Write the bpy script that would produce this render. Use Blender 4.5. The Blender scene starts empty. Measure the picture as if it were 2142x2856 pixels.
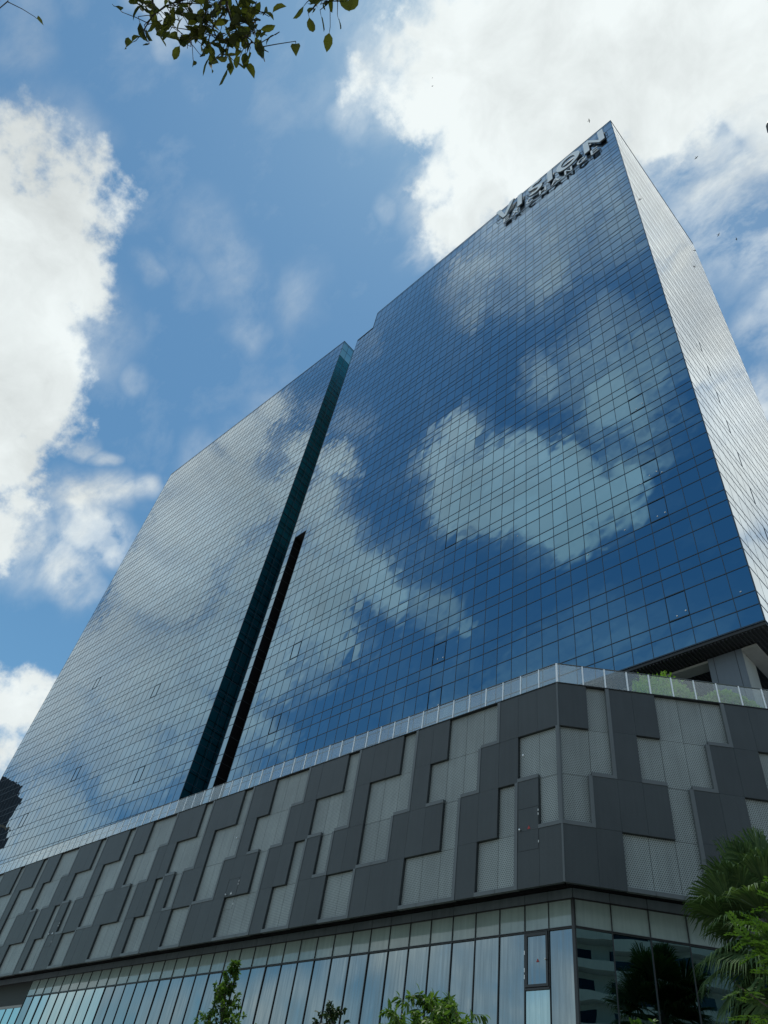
import bpy, bmesh, math, random
from mathutils import Vector, Matrix, noise
random.seed(7)
sc = bpy.context.scene
COL = sc.collection
RAD = math.radians
ZC = 1.6                                   # eye height above the pavement

# ---------------------------------------------------------------- camera
cam_d = bpy.data.cameras.new('camera'); cam = bpy.data.objects.new('camera', cam_d); COL.objects.link(cam)
cam_d.sensor_fit = 'VERTICAL'; cam_d.sensor_height = 36.0; cam_d.sensor_width = 27.0
cam_d.lens = 25.144; cam_d.clip_start = 0.1; cam_d.clip_end = 3000
def cam_axes(pitch, yaw, roll):
    f = Vector((math.sin(yaw)*math.cos(pitch), math.cos(yaw)*math.cos(pitch), math.sin(pitch)))
    r = f.cross(Vector((0, 0, 1))).normalized(); u = r.cross(f)
    return (r*math.cos(roll)+u*math.sin(roll), u*math.cos(roll)-r*math.sin(roll), -f)
ax = cam_axes(RAD(46.2728), RAD(-51.3864), RAD(11.8483))
cam.matrix_world = Matrix(((ax[0].x, ax[1].x, ax[2].x, 0), (ax[0].y, ax[1].y, ax[2].y, 0),
                           (ax[0].z, ax[1].z, ax[2].z, ZC), (0, 0, 0, 1)))
sc.camera = cam

# ---------------------------------------------------------------- light and exposure
SUN_DIR = Vector((-0.10, 0.075, 0.99)).normalized()
sun_el = math.asin(SUN_DIR.z); sun_az = math.atan2(SUN_DIR.x, SUN_DIR.y)
sd = bpy.data.lights.new('sun', 'SUN'); sd.energy = 2.6; sd.angle = RAD(0.5); sd.color = (1.0, 0.95, 0.87)
so = bpy.data.objects.new('sun', sd); COL.objects.link(so); so.location = (0, 0, 300)
so.rotation_euler = (-SUN_DIR).to_track_quat('-Z', 'Y').to_euler()
sc.view_settings.view_transform = 'Standard'; sc.view_settings.look = 'None'
sc.view_settings.exposure = EXPOSURE = 0.0; sc.view_settings.gamma = 1.0
sc.cycles.max_bounces = 8; sc.cycles.glossy_bounces = 5; sc.cycles.transparent_max_bounces = 12
sc.cycles.caustics_reflective = False; sc.cycles.caustics_refractive = False

# clouds as patches of the sky: direction, angular radius, 0 = thick cumulus or the opacity of a thin veil
CLOUDS = [
(-0.560,-0.119,0.820,0.045,0), (-0.571,-0.069,0.818,0.033,0), (-0.559,-0.171,0.811,0.033,0), (-0.560,-0.137,0.817,0.042,0), (-0.563,-0.096,0.821,0.038,0),
(-0.560,-0.165,0.812,0.036,0), (-0.613,-0.168,0.772,0.062,0), (-0.667,-0.087,0.740,0.093,0), (-0.736,-0.028,0.676,0.095,0), (-0.620,-0.101,0.778,0.061,0),
(-0.793,0.026,0.609,0.069,0), (-0.580,-0.175,0.796,0.040,0), (-0.577,-0.128,0.807,0.047,0), (-0.583,-0.091,0.808,0.049,0), (-0.632,-0.085,0.771,0.072,0),
(-0.646,-0.040,0.763,0.043,0), (-0.657,-0.016,0.754,0.030,0), (-0.689,-0.054,0.723,0.079,0), (-0.704,0.007,0.710,0.047,0), (-0.739,-0.007,0.674,0.075,0),
(-0.759,0.044,0.649,0.036,0), (-0.788,0.034,0.614,0.051,0), (-0.815,0.076,0.575,0.049,0), (-0.791,0.071,0.608,0.041,0), (-0.813,0.095,0.574,0.033,0),
(-0.837,0.061,0.543,0.058,0), (-0.696,-0.147,0.703,0.096,0), (-0.787,-0.052,0.614,0.101,0), (-0.894,0.213,0.394,0.046,0), (-0.877,0.216,0.429,0.020,0),
(-0.908,0.235,0.348,0.035,0), (-0.903,0.167,0.396,0.050,0), (-0.153,0.095,0.984,0.074,0), (-0.073,0.165,0.984,0.121,0), (0.035,0.251,0.967,0.109,0),
(0.098,0.286,0.953,0.086,0), (-0.185,0.191,0.964,0.085,0), (-0.192,0.109,0.975,0.061,0), (-0.142,0.247,0.959,0.101,0), (-0.267,0.186,0.946,0.042,0),
(-0.288,0.222,0.932,0.037,0), (-0.317,0.235,0.919,0.023,0), (-0.235,0.240,0.942,0.062,0), (-0.264,0.049,0.963,0.027,0), (-0.010,0.293,0.956,0.058,0),
(-0.052,0.319,0.946,0.023,0), (0.042,0.317,0.948,0.051,0), (-0.238,0.112,0.965,0.048,0), (0.005,0.048,0.999,0.124,0), (-0.167,0.113,0.979,0.116,0.8),
(-0.264,0.201,0.943,0.073,0.7), (-0.249,0.269,0.930,0.069,0.6), (-0.261,0.071,0.963,0.047,0.45), (-0.182,0.045,0.982,0.054,0.6), (-0.018,0.316,0.949,0.074,0.75),
(0.029,0.340,0.940,0.071,0.8), (-0.666,-0.020,0.746,0.071,0.35), (-0.829,0.119,0.546,0.049,0.5), (-0.546,-0.148,0.824,0.058,0.3), (-0.737,0.089,0.670,0.017,0.7),
(-0.735,0.113,0.669,0.013,0.6), (-0.775,0.131,0.618,0.043,0.75), (-0.749,0.151,0.645,0.032,0.65), (-0.726,0.170,0.667,0.024,0.5), (-0.790,0.169,0.589,0.049,0.85),
(-0.816,0.168,0.553,0.040,0.8), (-0.787,0.197,0.585,0.029,0.8), (-0.821,0.202,0.534,0.026,0.4), (-0.819,0.125,0.561,0.033,0.5), (-0.494,0.020,0.869,0.039,0.16),
(-0.504,0.070,0.861,0.037,0.2), (-0.519,0.107,0.848,0.035,0.18), (-0.541,0.136,0.830,0.027,0.2), (-0.664,0.077,0.744,0.020,0.2), (-0.573,0.014,0.820,0.017,0.2),
(-0.584,0.242,0.775,0.050,0.3), (-0.624,0.226,0.748,0.037,0.3), (-0.665,0.214,0.715,0.037,0.25), (-0.477,0.159,0.865,0.042,0.15), (-0.346,0.152,0.926,0.017,0.22),
(-0.471,-0.238,0.850,0.026,0.15), (-0.497,-0.218,0.840,0.027,0.2), (-0.192,0.024,0.981,0.034,0.55), (-0.295,0.059,0.954,0.032,0.5), (-0.345,0.227,0.911,0.024,0.5),
(-0.211,0.055,0.976,0.035,0.5), (-0.397,-0.149,0.906,0.023,0.3), (-0.371,-0.159,0.915,0.032,0.6), (-0.400,-0.090,0.912,0.020,0.15), (-0.387,-0.181,0.904,0.018,0.5),
(-0.013,0.406,0.914,0.070,0.6), (-0.006,0.461,0.887,0.065,0.65), (0.050,0.378,0.924,0.033,0.6), (-0.039,0.381,0.924,0.025,0.4), (-0.026,0.515,0.857,0.036,0.6),
(-0.046,0.548,0.835,0.047,0.4), (-0.108,0.610,0.785,0.054,0.6), (-0.067,0.349,0.935,0.021,0.5), (-0.465,-0.416,0.782,0.040,0.97), (-0.465,-0.416,0.782,0.032,0),
(-0.456,-0.473,0.754,0.061,0.97), (-0.456,-0.473,0.754,0.049,0), (-0.393,-0.493,0.776,0.053,0.97), (-0.393,-0.493,0.776,0.043,0), (-0.331,-0.534,0.778,0.048,0.97),
(-0.331,-0.534,0.778,0.039,0), (-0.381,-0.550,0.743,0.066,0.97), (-0.381,-0.550,0.743,0.053,0), (-0.323,-0.574,0.753,0.041,0.97), (-0.323,-0.574,0.753,0.033,0),
(-0.381,-0.590,0.712,0.035,0.97), (-0.381,-0.590,0.712,0.028,0), (-0.571,-0.321,0.755,0.032,0.97), (-0.571,-0.321,0.755,0.026,0), (-0.608,-0.338,0.718,0.040,0.97),
(-0.608,-0.338,0.718,0.032,0), (-0.613,-0.395,0.685,0.047,0.97), (-0.613,-0.395,0.685,0.038,0), (-0.600,-0.452,0.660,0.054,0.97), (-0.600,-0.452,0.660,0.043,0),
(-0.585,-0.496,0.641,0.036,0.97), (-0.585,-0.496,0.641,0.029,0), (-0.655,-0.412,0.633,0.072,0.97), (-0.655,-0.412,0.633,0.057,0), (-0.668,-0.452,0.592,0.056,0.97),
(-0.696,-0.408,0.592,0.045,0), (-0.428,-0.425,0.798,0.043,0.97), (-0.428,-0.425,0.798,0.034,0), (-0.426,-0.516,0.743,0.050,0.97), (-0.426,-0.516,0.743,0.040,0),
(-0.285,-0.571,0.770,0.030,0.97), (-0.285,-0.571,0.770,0.024,0), (-0.569,-0.240,0.786,0.035,0.95), (-0.612,-0.244,0.752,0.060,0.97), (-0.664,-0.271,0.697,0.093,0.97),
(-0.666,-0.284,0.690,0.057,0.97), (-0.765,-0.438,0.472,0.027,0.8), (-0.759,-0.460,0.461,0.024,0.7), (-0.238,-0.508,0.828,0.062,0.9), (-0.217,-0.449,0.867,0.044,0.75),
(-0.297,-0.449,0.843,0.036,0.7), (-0.180,-0.494,0.851,0.054,0.8), (-0.205,-0.549,0.811,0.046,0.65), (-0.251,-0.308,0.918,0.075,0.75), (-0.316,-0.293,0.903,0.057,0.7),
(-0.156,-0.315,0.936,0.087,0.55), (-0.256,-0.561,0.787,0.036,0.6), (-0.303,-0.326,0.896,0.030,0.5), (-0.223,-0.359,0.906,0.035,0.35), (-0.112,-0.319,0.941,0.048,0.4),
(-0.545,-0.538,0.642,0.038,0.5), (-0.520,-0.578,0.629,0.016,0.6), (-0.522,-0.299,0.799,0.029,0.5), (-0.710,-0.441,0.549,0.037,0.5), (-0.694,-0.471,0.545,0.025,0.4),
(-0.246,-0.568,0.785,0.029,0.4), (-0.543,-0.471,0.695,0.039,0.4), (-0.703,-0.279,0.654,0.086,0.97), (-0.764,-0.279,0.582,0.084,0.95), (-0.815,-0.295,0.498,0.092,0.93),
(-0.861,-0.299,0.412,0.097,0.9), (-0.800,-0.373,0.470,0.087,0.93), (-0.837,-0.386,0.388,0.082,0.88), (-0.752,-0.386,0.534,0.072,0.93), (-0.698,-0.365,0.616,0.062,0.95),
(-0.890,-0.348,0.295,0.084,0.9), (-0.801,-0.440,0.406,0.045,0.6), (-0.727,-0.360,0.585,0.037,0.9), (-0.636,-0.246,0.732,0.038,0.8), (-0.747,-0.405,0.527,0.037,0.6),
(-0.800,-0.245,0.548,0.029,0.5), (-0.841,-0.435,0.322,0.047,0.4), (-0.808,-0.554,0.203,0.029,0.75), (-0.769,-0.601,0.218,0.034,0.8), (-0.726,-0.644,0.242,0.035,0.8),
(-0.680,-0.692,0.242,0.035,0.85), (-0.666,-0.715,0.211,0.029,0.8), (-0.590,-0.770,0.244,0.022,0.85), (-0.601,-0.769,0.217,0.024,0.8), (-0.734,-0.651,0.193,0.038,0.8),
(-0.782,-0.598,0.177,0.033,0.8), (-0.646,-0.716,0.266,0.015,0.6), (-0.568,-0.794,0.218,0.023,0.5), (-0.882,-0.443,0.163,0.054,0.7), (-0.845,-0.505,0.178,0.037,0.7),
(0.119,0.500,0.858,0.120,0.95), (0.156,0.643,0.750,0.149,0.97), (0.085,0.354,0.931,0.081,0.97), (0.213,0.749,0.627,0.104,0.97), (0.072,0.383,0.921,0.068,0.9),
(0.098,0.393,0.914,0.041,0.95), (0.085,0.317,0.945,0.027,0.95), (0.115,0.467,0.877,0.049,0.75), (0.138,0.556,0.819,0.050,0.6), (0.158,0.621,0.768,0.057,0.75),
(0.182,0.678,0.712,0.064,0.95), (0.201,0.735,0.648,0.056,0.9), (0.125,0.634,0.763,0.042,0.9), (-0.201,-0.974,0.100,0.340,0.7), (0.251,-0.965,0.080,0.340,0.7),  # wide veils from here on are out of view, added to whiten ambient light
(0.652,-0.752,0.100,0.340,0.7), (0.909,-0.404,0.101,0.340,0.7), (0.988,0.101,0.121,0.340,0.7), (-0.485,-0.825,0.291,0.340,0.7), (0.298,-0.745,0.596,0.340,0.7),
(0.744,-0.447,0.496,0.340,0.7), (0.722,0.309,0.619,0.340,0.7), ]

class NT:
    """tiny helper around a node tree"""
    def __init__(s, tree): s.t = tree; s.n = tree.nodes; s.l = tree.links
    def add(s, typ, **kw):
        nd = s.n.new(typ)
        for k, v in kw.items(): setattr(nd, k, v)
        return nd
    def put(s, sock, v):
        if isinstance(v, bpy.types.NodeSocket): s.l.new(v, sock)
        else: sock.default_value = v
    def m(s, op, a, b=None, c=None, clamp=False):
        nd = s.add('ShaderNodeMath', operation=op, use_clamp=clamp)
        s.put(nd.inputs[0], a)
        if b is not None: s.put(nd.inputs[1], b)
        if c is not None: s.put(nd.inputs[2], c)
        return nd.outputs[0]
    def v(s, op, a, b=None, out=0):
        nd = s.add('ShaderNodeVectorMath', operation=op)
        s.put(nd.inputs[0], a)
        if b is not None:
            if op == 'SCALE': s.put(nd.inputs[3], b)
            else: s.put(nd.inputs[1], b)
        return nd.outputs[out]
    def noise(s, vec, scale, detail=6, rough=.55, out=0, dist=0.0):
        nd = s.add('ShaderNodeTexNoise'); s.put(nd.inputs['Vector'], vec)
        nd.inputs['Scale'].default_value = scale; nd.inputs['Detail'].default_value = detail
        nd.inputs['Roughness'].default_value = rough; nd.inputs['Distortion'].default_value = dist
        return nd.outputs[out]
    def rng(s, x, a, b, c=0., d=1., smooth=False):
        nd = s.add('ShaderNodeMapRange', interpolation_type='SMOOTHSTEP' if smooth else 'LINEAR')
        s.put(nd.inputs[0], x)
        for i, q in enumerate((a, b, c, d)): s.put(nd.inputs[1+i], q)
        return nd.outputs[0]
    def mix(s, f, a, b, typ='RGBA', blend='MIX'):
        nd = s.add('ShaderNodeMix', data_type=typ)
        if typ == 'RGBA': nd.blend_type = blend
        i = {'RGBA': (6, 7, 2), 'FLOAT': (2, 3, 0)}[typ]
        s.put(nd.inputs[0], f); s.put(nd.inputs[i[0]], a); s.put(nd.inputs[i[1]], b)
        return nd.outputs[i[2]]

world = bpy.data.worlds.new('World'); sc.world = world; world.use_nodes = True
W = NT(world.node_tree); W.n.clear()
geo = W.add('ShaderNodeTexCoord'); d0 = geo.outputs['Generated']
sky = W.add('ShaderNodeTexSky', sky_type='NISHITA', sun_disc=False, sun_elevation=sun_el, sun_rotation=sun_az)
sky.air_density = 1.0; sky.dust_density = 0.2; sky.ozone_density = 1.0
wv = W.v('SUBTRACT', W.noise(d0, 5.0, 3, .5, out=1), (.5, .5, .5))
wv2 = W.v('SUBTRACT', W.noise(d0, 17.0, 3, .5, out=1), (.5, .5, .5))
dd = W.v('ADD', W.v('ADD', d0, W.v('SCALE', wv, 0.10)), W.v('SCALE', wv2, 0.035))
sdist = None; veil = None
for (cx, cy, cz, cr, cw) in CLOUDS:
    dist = W.v('DISTANCE', dd, (cx, cy, cz), out=1)
    if cw == 0:
        q = W.m('SUBTRACT', cr, dist)
        if sdist is None: sdist = q
        else: sdist = W.m('SMOOTH_MAX', sdist, q, 0.015)
    else:
        q = W.rng(dist, cr*1.45, cr*0.35, 0.0, cw, smooth=True)
        veil = q if veil is None else W.m('MAXIMUM', veil, q)
billow = W.m('SUBTRACT', W.noise(d0, 11.0, 9, .62), 0.5)
fine = W.m('SUBTRACT', W.noise(d0, 42.0, 6, .6), 0.5)
edge = W.m('ADD', sdist, W.m('ADD', W.m('MULTIPLY', billow, 0.115), W.m('MULTIPLY', fine, 0.05)))
dense = W.rng(edge, -0.010, 0.024, smooth=True)
wisp = W.noise(W.v('MULTIPLY', W.v('ADD', d0, W.v('SCALE', wv, 0.07)), (1.0, 1.7, 1.3)), 8.0, 10, .62)
tn = W.rng(wisp, .36, .64, 0.10, 1.45)
solid = W.rng(veil, .65, .95, 0.0, .85, smooth=True)
thin = W.m('MULTIPLY', veil, W.m('ADD', W.m('MULTIPLY', tn, W.m('SUBTRACT', 1.0, solid)), solid), clamp=True)
haze0 = W.m('MULTIPLY', W.rng(wisp, .50, .78), 0.16)
thin = W.m('MAXIMUM', thin, haze0)
cov = W.m('SUBTRACT', 1.0, W.m('MULTIPLY', W.m('SUBTRACT', 1.0, dense), W.m('SUBTRACT', 1.0, thin)))
# cloud body: bright rims, greyer cores and undersides
shade = W.noise(W.v('ADD', d0, W.v('SCALE', wv, .15)), 6.5, 7, .6)
core = W.rng(edge, 0.03, 0.22)
bright = W.m('SUBTRACT', W.rng(shade, .30, .66, 0.78, 1.09), W.m('MULTIPLY', core, 0.07))
sunny = W.rng(W.v('DISTANCE', d0, tuple(SUN_DIR), out=1), 0.60, 0.05, 0.0, 0.12, smooth=True)
bright = W.m('MINIMUM', W.m('ADD', bright, sunny), 1.10)
rgb = W.add('ShaderNodeCombineXYZ')
W.put(rgb.inputs[0], W.m('MULTIPLY', bright, 0.90)); W.put(rgb.inputs[1], W.m('MULTIPLY', bright, 0.965)); W.put(rgb.inputs[2], W.m('MULTIPLY', bright, 0.965))
SKY = 0.112
clr = W.v('SCALE', rgb.outputs[0], 0.90/SKY)
hsv = W.add('ShaderNodeHueSaturation'); W.put(hsv.inputs['Color'], sky.outputs[0]); hsv.inputs['Saturation'].default_value = 1.03
tint = W.v('MULTIPLY', hsv.outputs[0], (0.80, 1.14, 1.12))     # clean tropical air reads a little cyan
col = W.mix(cov, tint, clr)
bg = W.add('ShaderNodeBackground'); W.put(bg.inputs[0], col); bg.inputs[1].default_value = SKY
wo = W.add('ShaderNodeOutputWorld'); W.l.new(bg.outputs[0], wo.inputs[0])
world.cycles.sampling_method = 'MANUAL'; world.cycles.sample_map_resolution = 512

# ---------------------------------------------------------------- materials
MATS = {}
def mat(name, base=(.5, .5, .5), rough=.6, metal=0., spec=.5, build=None):
    m_ = bpy.data.materials.new(name); m_.use_nodes = True
    N = NT(m_.node_tree); p = N.n['Principled BSDF']
    p.inputs['Base Color'].default_value = (*base, 1); p.inputs['Roughness'].default_value = rough
    p.inputs['Metallic'].default_value = metal; p.inputs['Specular IOR Level'].default_value = spec
    if build: build(N, p)
    MATS[name] = m_
    return m_
def objco(N): return N.add('ShaderNodeTexCoord').outputs['Object']
def bump(N, p, h, dist=.01, strength=1.):
    b = N.add('ShaderNodeBump'); b.inputs['Distance'].default_value = dist; b.inputs['Strength'].default_value = strength
    N.put(b.inputs['Height'], h); N.l.new(b.outputs[0], p.inputs['Normal'])
def weathered(c, amp=.25, scale=.6, streak=True):
    def f(N, p):
        co = objco(N)
        n1 = N.noise(co, scale, 5, .6)
        n2 = N.noise(N.v('MULTIPLY', co, (3.0, 3.0, .18)), 1.4, 4, .6) if streak else N.noise(co, scale*7, 3)
        t = N.m('ADD', N.m('MULTIPLY', n1, .5), N.m('MULTIPLY', n2, .5))
        k = N.rng(t, .3, .7, 1-amp, 1+amp)
        mx = N.v('SCALE', tuple(c), k); N.l.new(mx, p.inputs['Base Color'])
    return f
# perforated sheet metal: staggered round holes punched through to a dark cavity
def perforated(c, pitch, hole, amp=.18, soft=.12, hole_c=(.012, .014, .015)):
    def f(N, p):
        co = objco(N); sx = N.add('ShaderNodeSeparateXYZ'); N.l.new(co, sx.inputs[0])
        u = N.m('DIVIDE', sx.outputs[0], pitch); w = N.m('DIVIDE', sx.outputs[2], pitch*.87)
        row = N.m('FLOOR', w); u = N.m('ADD', u, N.m('MULTIPLY', N.m('MODULO', row, 2.0), .5))
        a = N.m('SUBTRACT', N.m('FRACT', u), .5); b = N.m('MULTIPLY', N.m('SUBTRACT', N.m('FRACT', w), .5), .87)
        r = N.m('SQRT', N.m('ADD', N.m('MULTIPLY', a, a), N.m('MULTIPLY', b, b)))
        msk = N.rng(r, hole-soft*.5, hole+soft*.5, 0, 1)
        n1 = N.noise(co, .35, 5, .6); n2 = N.noise(N.v('MULTIPLY', co, (4.0, 4.0, .25)), 1.2, 4, .6)
        k = N.rng(N.m('ADD', N.m('MULTIPLY', n1, .6), N.m('MULTIPLY', n2, .4)), .3, .7, 1-amp, 1+amp)
        oi = N.add('ShaderNodeObjectInfo'); k = N.m('MULTIPLY', k, N.rng(oi.outputs['Random'], 0, 1, .90, 1.08))
        mx = N.mix(msk, (*hole_c, 1), N.v('SCALE', tuple(c), k)); N.l.new(mx, p.inputs['Base Color'])
    return f
mat('light_sheet', rough=.42, metal=.0, spec=.5, build=perforated((.30, .335, .325), .098, .29, amp=.26, hole_c=(.085, .10, .10)))
mat('dark_sheet', rough=.5, build=perforated((.052, .062, .065), .055, .22, amp=.22, hole_c=(.02, .024, .027)))
mat('trim_metal', rough=.45, build=weathered((.12, .135, .14), .12))
mat('dark_seam', (.02, .023, .025), .7)
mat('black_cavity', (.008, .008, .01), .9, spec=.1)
mat('concrete', rough=.8, build=weathered((.34, .35, .34), .12))
mat('column_panel', rough=.5, build=weathered((.13, .155, .185), .10))
mat('recess_shade', (.012, .016, .018), .6)  # shade of a deep recess put into the colour
mat('soffit_metal', rough=.6, build=weathered((.03, .033, .036), .2))
mat('mullion', (.024, .046, .07), .45)
mat('mullion_low', (.035, .038, .042), .4)
# coated curtain wall glass: a tinted mirror whose tint fades to clear towards grazing, as the coating does
def coated(c, wob, scale, rough=.0, coat=1.0, dirt=0.):
    def f(N, p):
        p.inputs['Roughness'].default_value = rough; p.inputs['Metallic'].default_value = 1.0
        g = N.add('ShaderNodeNewGeometry'); rnd = g.outputs['Random Per Island']
        k = N.rng(N.m('POWER', rnd, .6), 0, 1, .86, 1.06)
        if dirt:
            st = N.noise(N.v('MULTIPLY', objco(N), (5.0, 5.0, .22)), 1.3, 5, .65)
            k = N.m('MULTIPLY', k, N.rng(st, .3, .7, 1+dirt, 1-dirt))
            N.put(p.inputs['Roughness'], N.rng(st, .35, .7, rough, rough+.12))
        N.l.new(N.v('SCALE', tuple(c), k), p.inputs['Base Color'])
        h = N.noise(N.v('ADD', objco(N), N.v('SCALE', (31., 17., 53.), rnd)), scale, 1, .5)
        bump(N, p, h, wob)
        p.inputs['Coat Weight'].default_value = coat; p.inputs['Coat IOR'].default_value = 1.55; p.inputs['Coat Roughness'].default_value = rough
        N.l.new(p.inputs['Normal'].links[0].from_socket, p.inputs['Coat Normal'])
    return f
mat('coated_glass', build=coated((.074, .215, .322), .013, .55, coat=.85))
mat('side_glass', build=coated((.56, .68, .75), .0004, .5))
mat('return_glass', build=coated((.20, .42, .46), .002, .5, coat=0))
mat('return_panel', (.035, .22, .31), .25)
mat('window_glass', build=coated((.21, .265, .285), .006, .35, .015, .5, .22))
mat('teal_glass', build=coated((.33, .46, .47), .006, .35, .015, .8, .18))
mat('dark_glass', build=coated((.10, .17, .18), .005, .5, coat=.3))
mat('spandrel_glass', rough=.06, spec=.9, build=weathered((.33, .42, .415), .22, .5))
mat('fascia_metal', rough=.4, build=weathered((.20, .255, .30), .25, .7))
mat('steel_post', (.88, .90, .90), .3, 0.35)
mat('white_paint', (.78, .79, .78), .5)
mat('red_paint', (.42, .035, .03), .5)
mat('sign_face', rough=.42, metal=.2, build=weathered((.84, .86, .86), .05))
mat('sign_return', (.10, .115, .125), .5)
def pane_clear(N, p):
    out = [n for n in N.n if n.type == 'OUTPUT_MATERIAL'][0]
    tr = N.add('ShaderNodeBsdfTransparent'); tr.inputs[0].default_value = (.93, .96, .96, 1)
    gl = N.add('ShaderNodeBsdfGlossy'); gl.inputs['Roughness'].default_value = .02; gl.inputs[0].default_value = (.95, .98, .98, 1)
    lw = N.add('ShaderNodeLayerWeight'); lw.inputs[0].default_value = .5
    fr = N.m('ADD', .05, N.m('MULTIPLY', N.m('POWER', lw.outputs['Facing'], 4.0), .75))
    mx = N.add('ShaderNodeMixShader'); N.l.new(fr, mx.inputs[0]); N.l.new(tr.outputs[0], mx.inputs[1]); N.l.new(gl.outputs[0], mx.inputs[2])
    df = N.add('ShaderNodeBsdfDiffuse'); df.inputs[0].default_value = (.86, .90, .90, 1)
    m2 = N.add('ShaderNodeMixShader'); m2.inputs[0].default_value = .15
    N.l.new(mx.outputs[0], m2.inputs[1]); N.l.new(df.outputs[0], m2.inputs[2]); N.l.new(m2.outputs[0], out.inputs[0])
mat('rail_glass', build=pane_clear)
def leafmat(name, c, c2, trans=.35, rough=.45):
    def f(N, p):
        out = [n for n in N.n if n.type == 'OUTPUT_MATERIAL'][0]
        g = N.add('ShaderNodeNewGeometry'); rnd = g.outputs['Random Per Island']
        k = N.mix(rnd, (*c, 1), (*c2, 1)); N.l.new(k, p.inputs['Base Color'])
        t = N.add('ShaderNodeBsdfTranslucent'); N.l.new(N.v('MULTIPLY', k, (1.5, 1.7, .6)), t.inputs[0])
        mx = N.add('ShaderNodeMixShader'); mx.inputs[0].default_value = trans
        N.l.new(p.outputs[0], mx.inputs[1]); N.l.new(t.outputs[0], mx.inputs[2]); N.l.new(mx.outputs[0], out.inputs[0])
    mat(name, rough=rough, spec=.22, build=f)
leafmat('leaf_mid', (.055, .115, .028), (.12, .20, .045))
leafmat('leaf_bright', (.036, .082, .017), (.075, .145, .028), .33)
leafmat('leaf_shade', (.018, .035, .016), (.04, .07, .025), .2)
leafmat('leaf_palm', (.05, .10, .038), (.12, .19, .07), .2, .7)
leafmat('leaf_dead', (.16, .085, .045), (.28, .17, .10), .15, .7)
leafmat('leaf_shrub', (.28, .44, .07), (.50, .64, .15), .45)
leafmat('leaf_over', (.030, .040, .014), (.070, .075, .022), .36, .75)
leafmat('leaf_orange', (.42, .16, .03), (.45, .20, .04), .3)
mat('bark', rough=.9, build=weathered((.10, .085, .07), .35, 3.))
mat('twig', (.045, .038, .03), .8)
mat('lamp_metal', (.09, .10, .105), .45)
mat('lamp_lens', (.55, .56, .55), .25)
mat('feather', (.03, .03, .032), .8)
mat('paving', rough=.85, build=weathered((.30, .29, .27), .2, .5, False))
mat('asphalt', rough=.9, build=weathered((.05, .05, .052), .25, .8, False))
mat('soil_grass', rough=.95, build=weathered((.045, .075, .025), .4, 2., False))
mat('pale_render', rough=.8, build=weathered((.56, .58, .56), .1))
mat('tan_render', rough=.8, build=weathered((.30, .22, .15), .15))
mat('dark_cladding', rough=.5, build=weathered((.03, .035, .045), .4, .3))
mat('far_glass', build=coated((.05, .065, .07), .02, .3, .03, .2))

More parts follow.
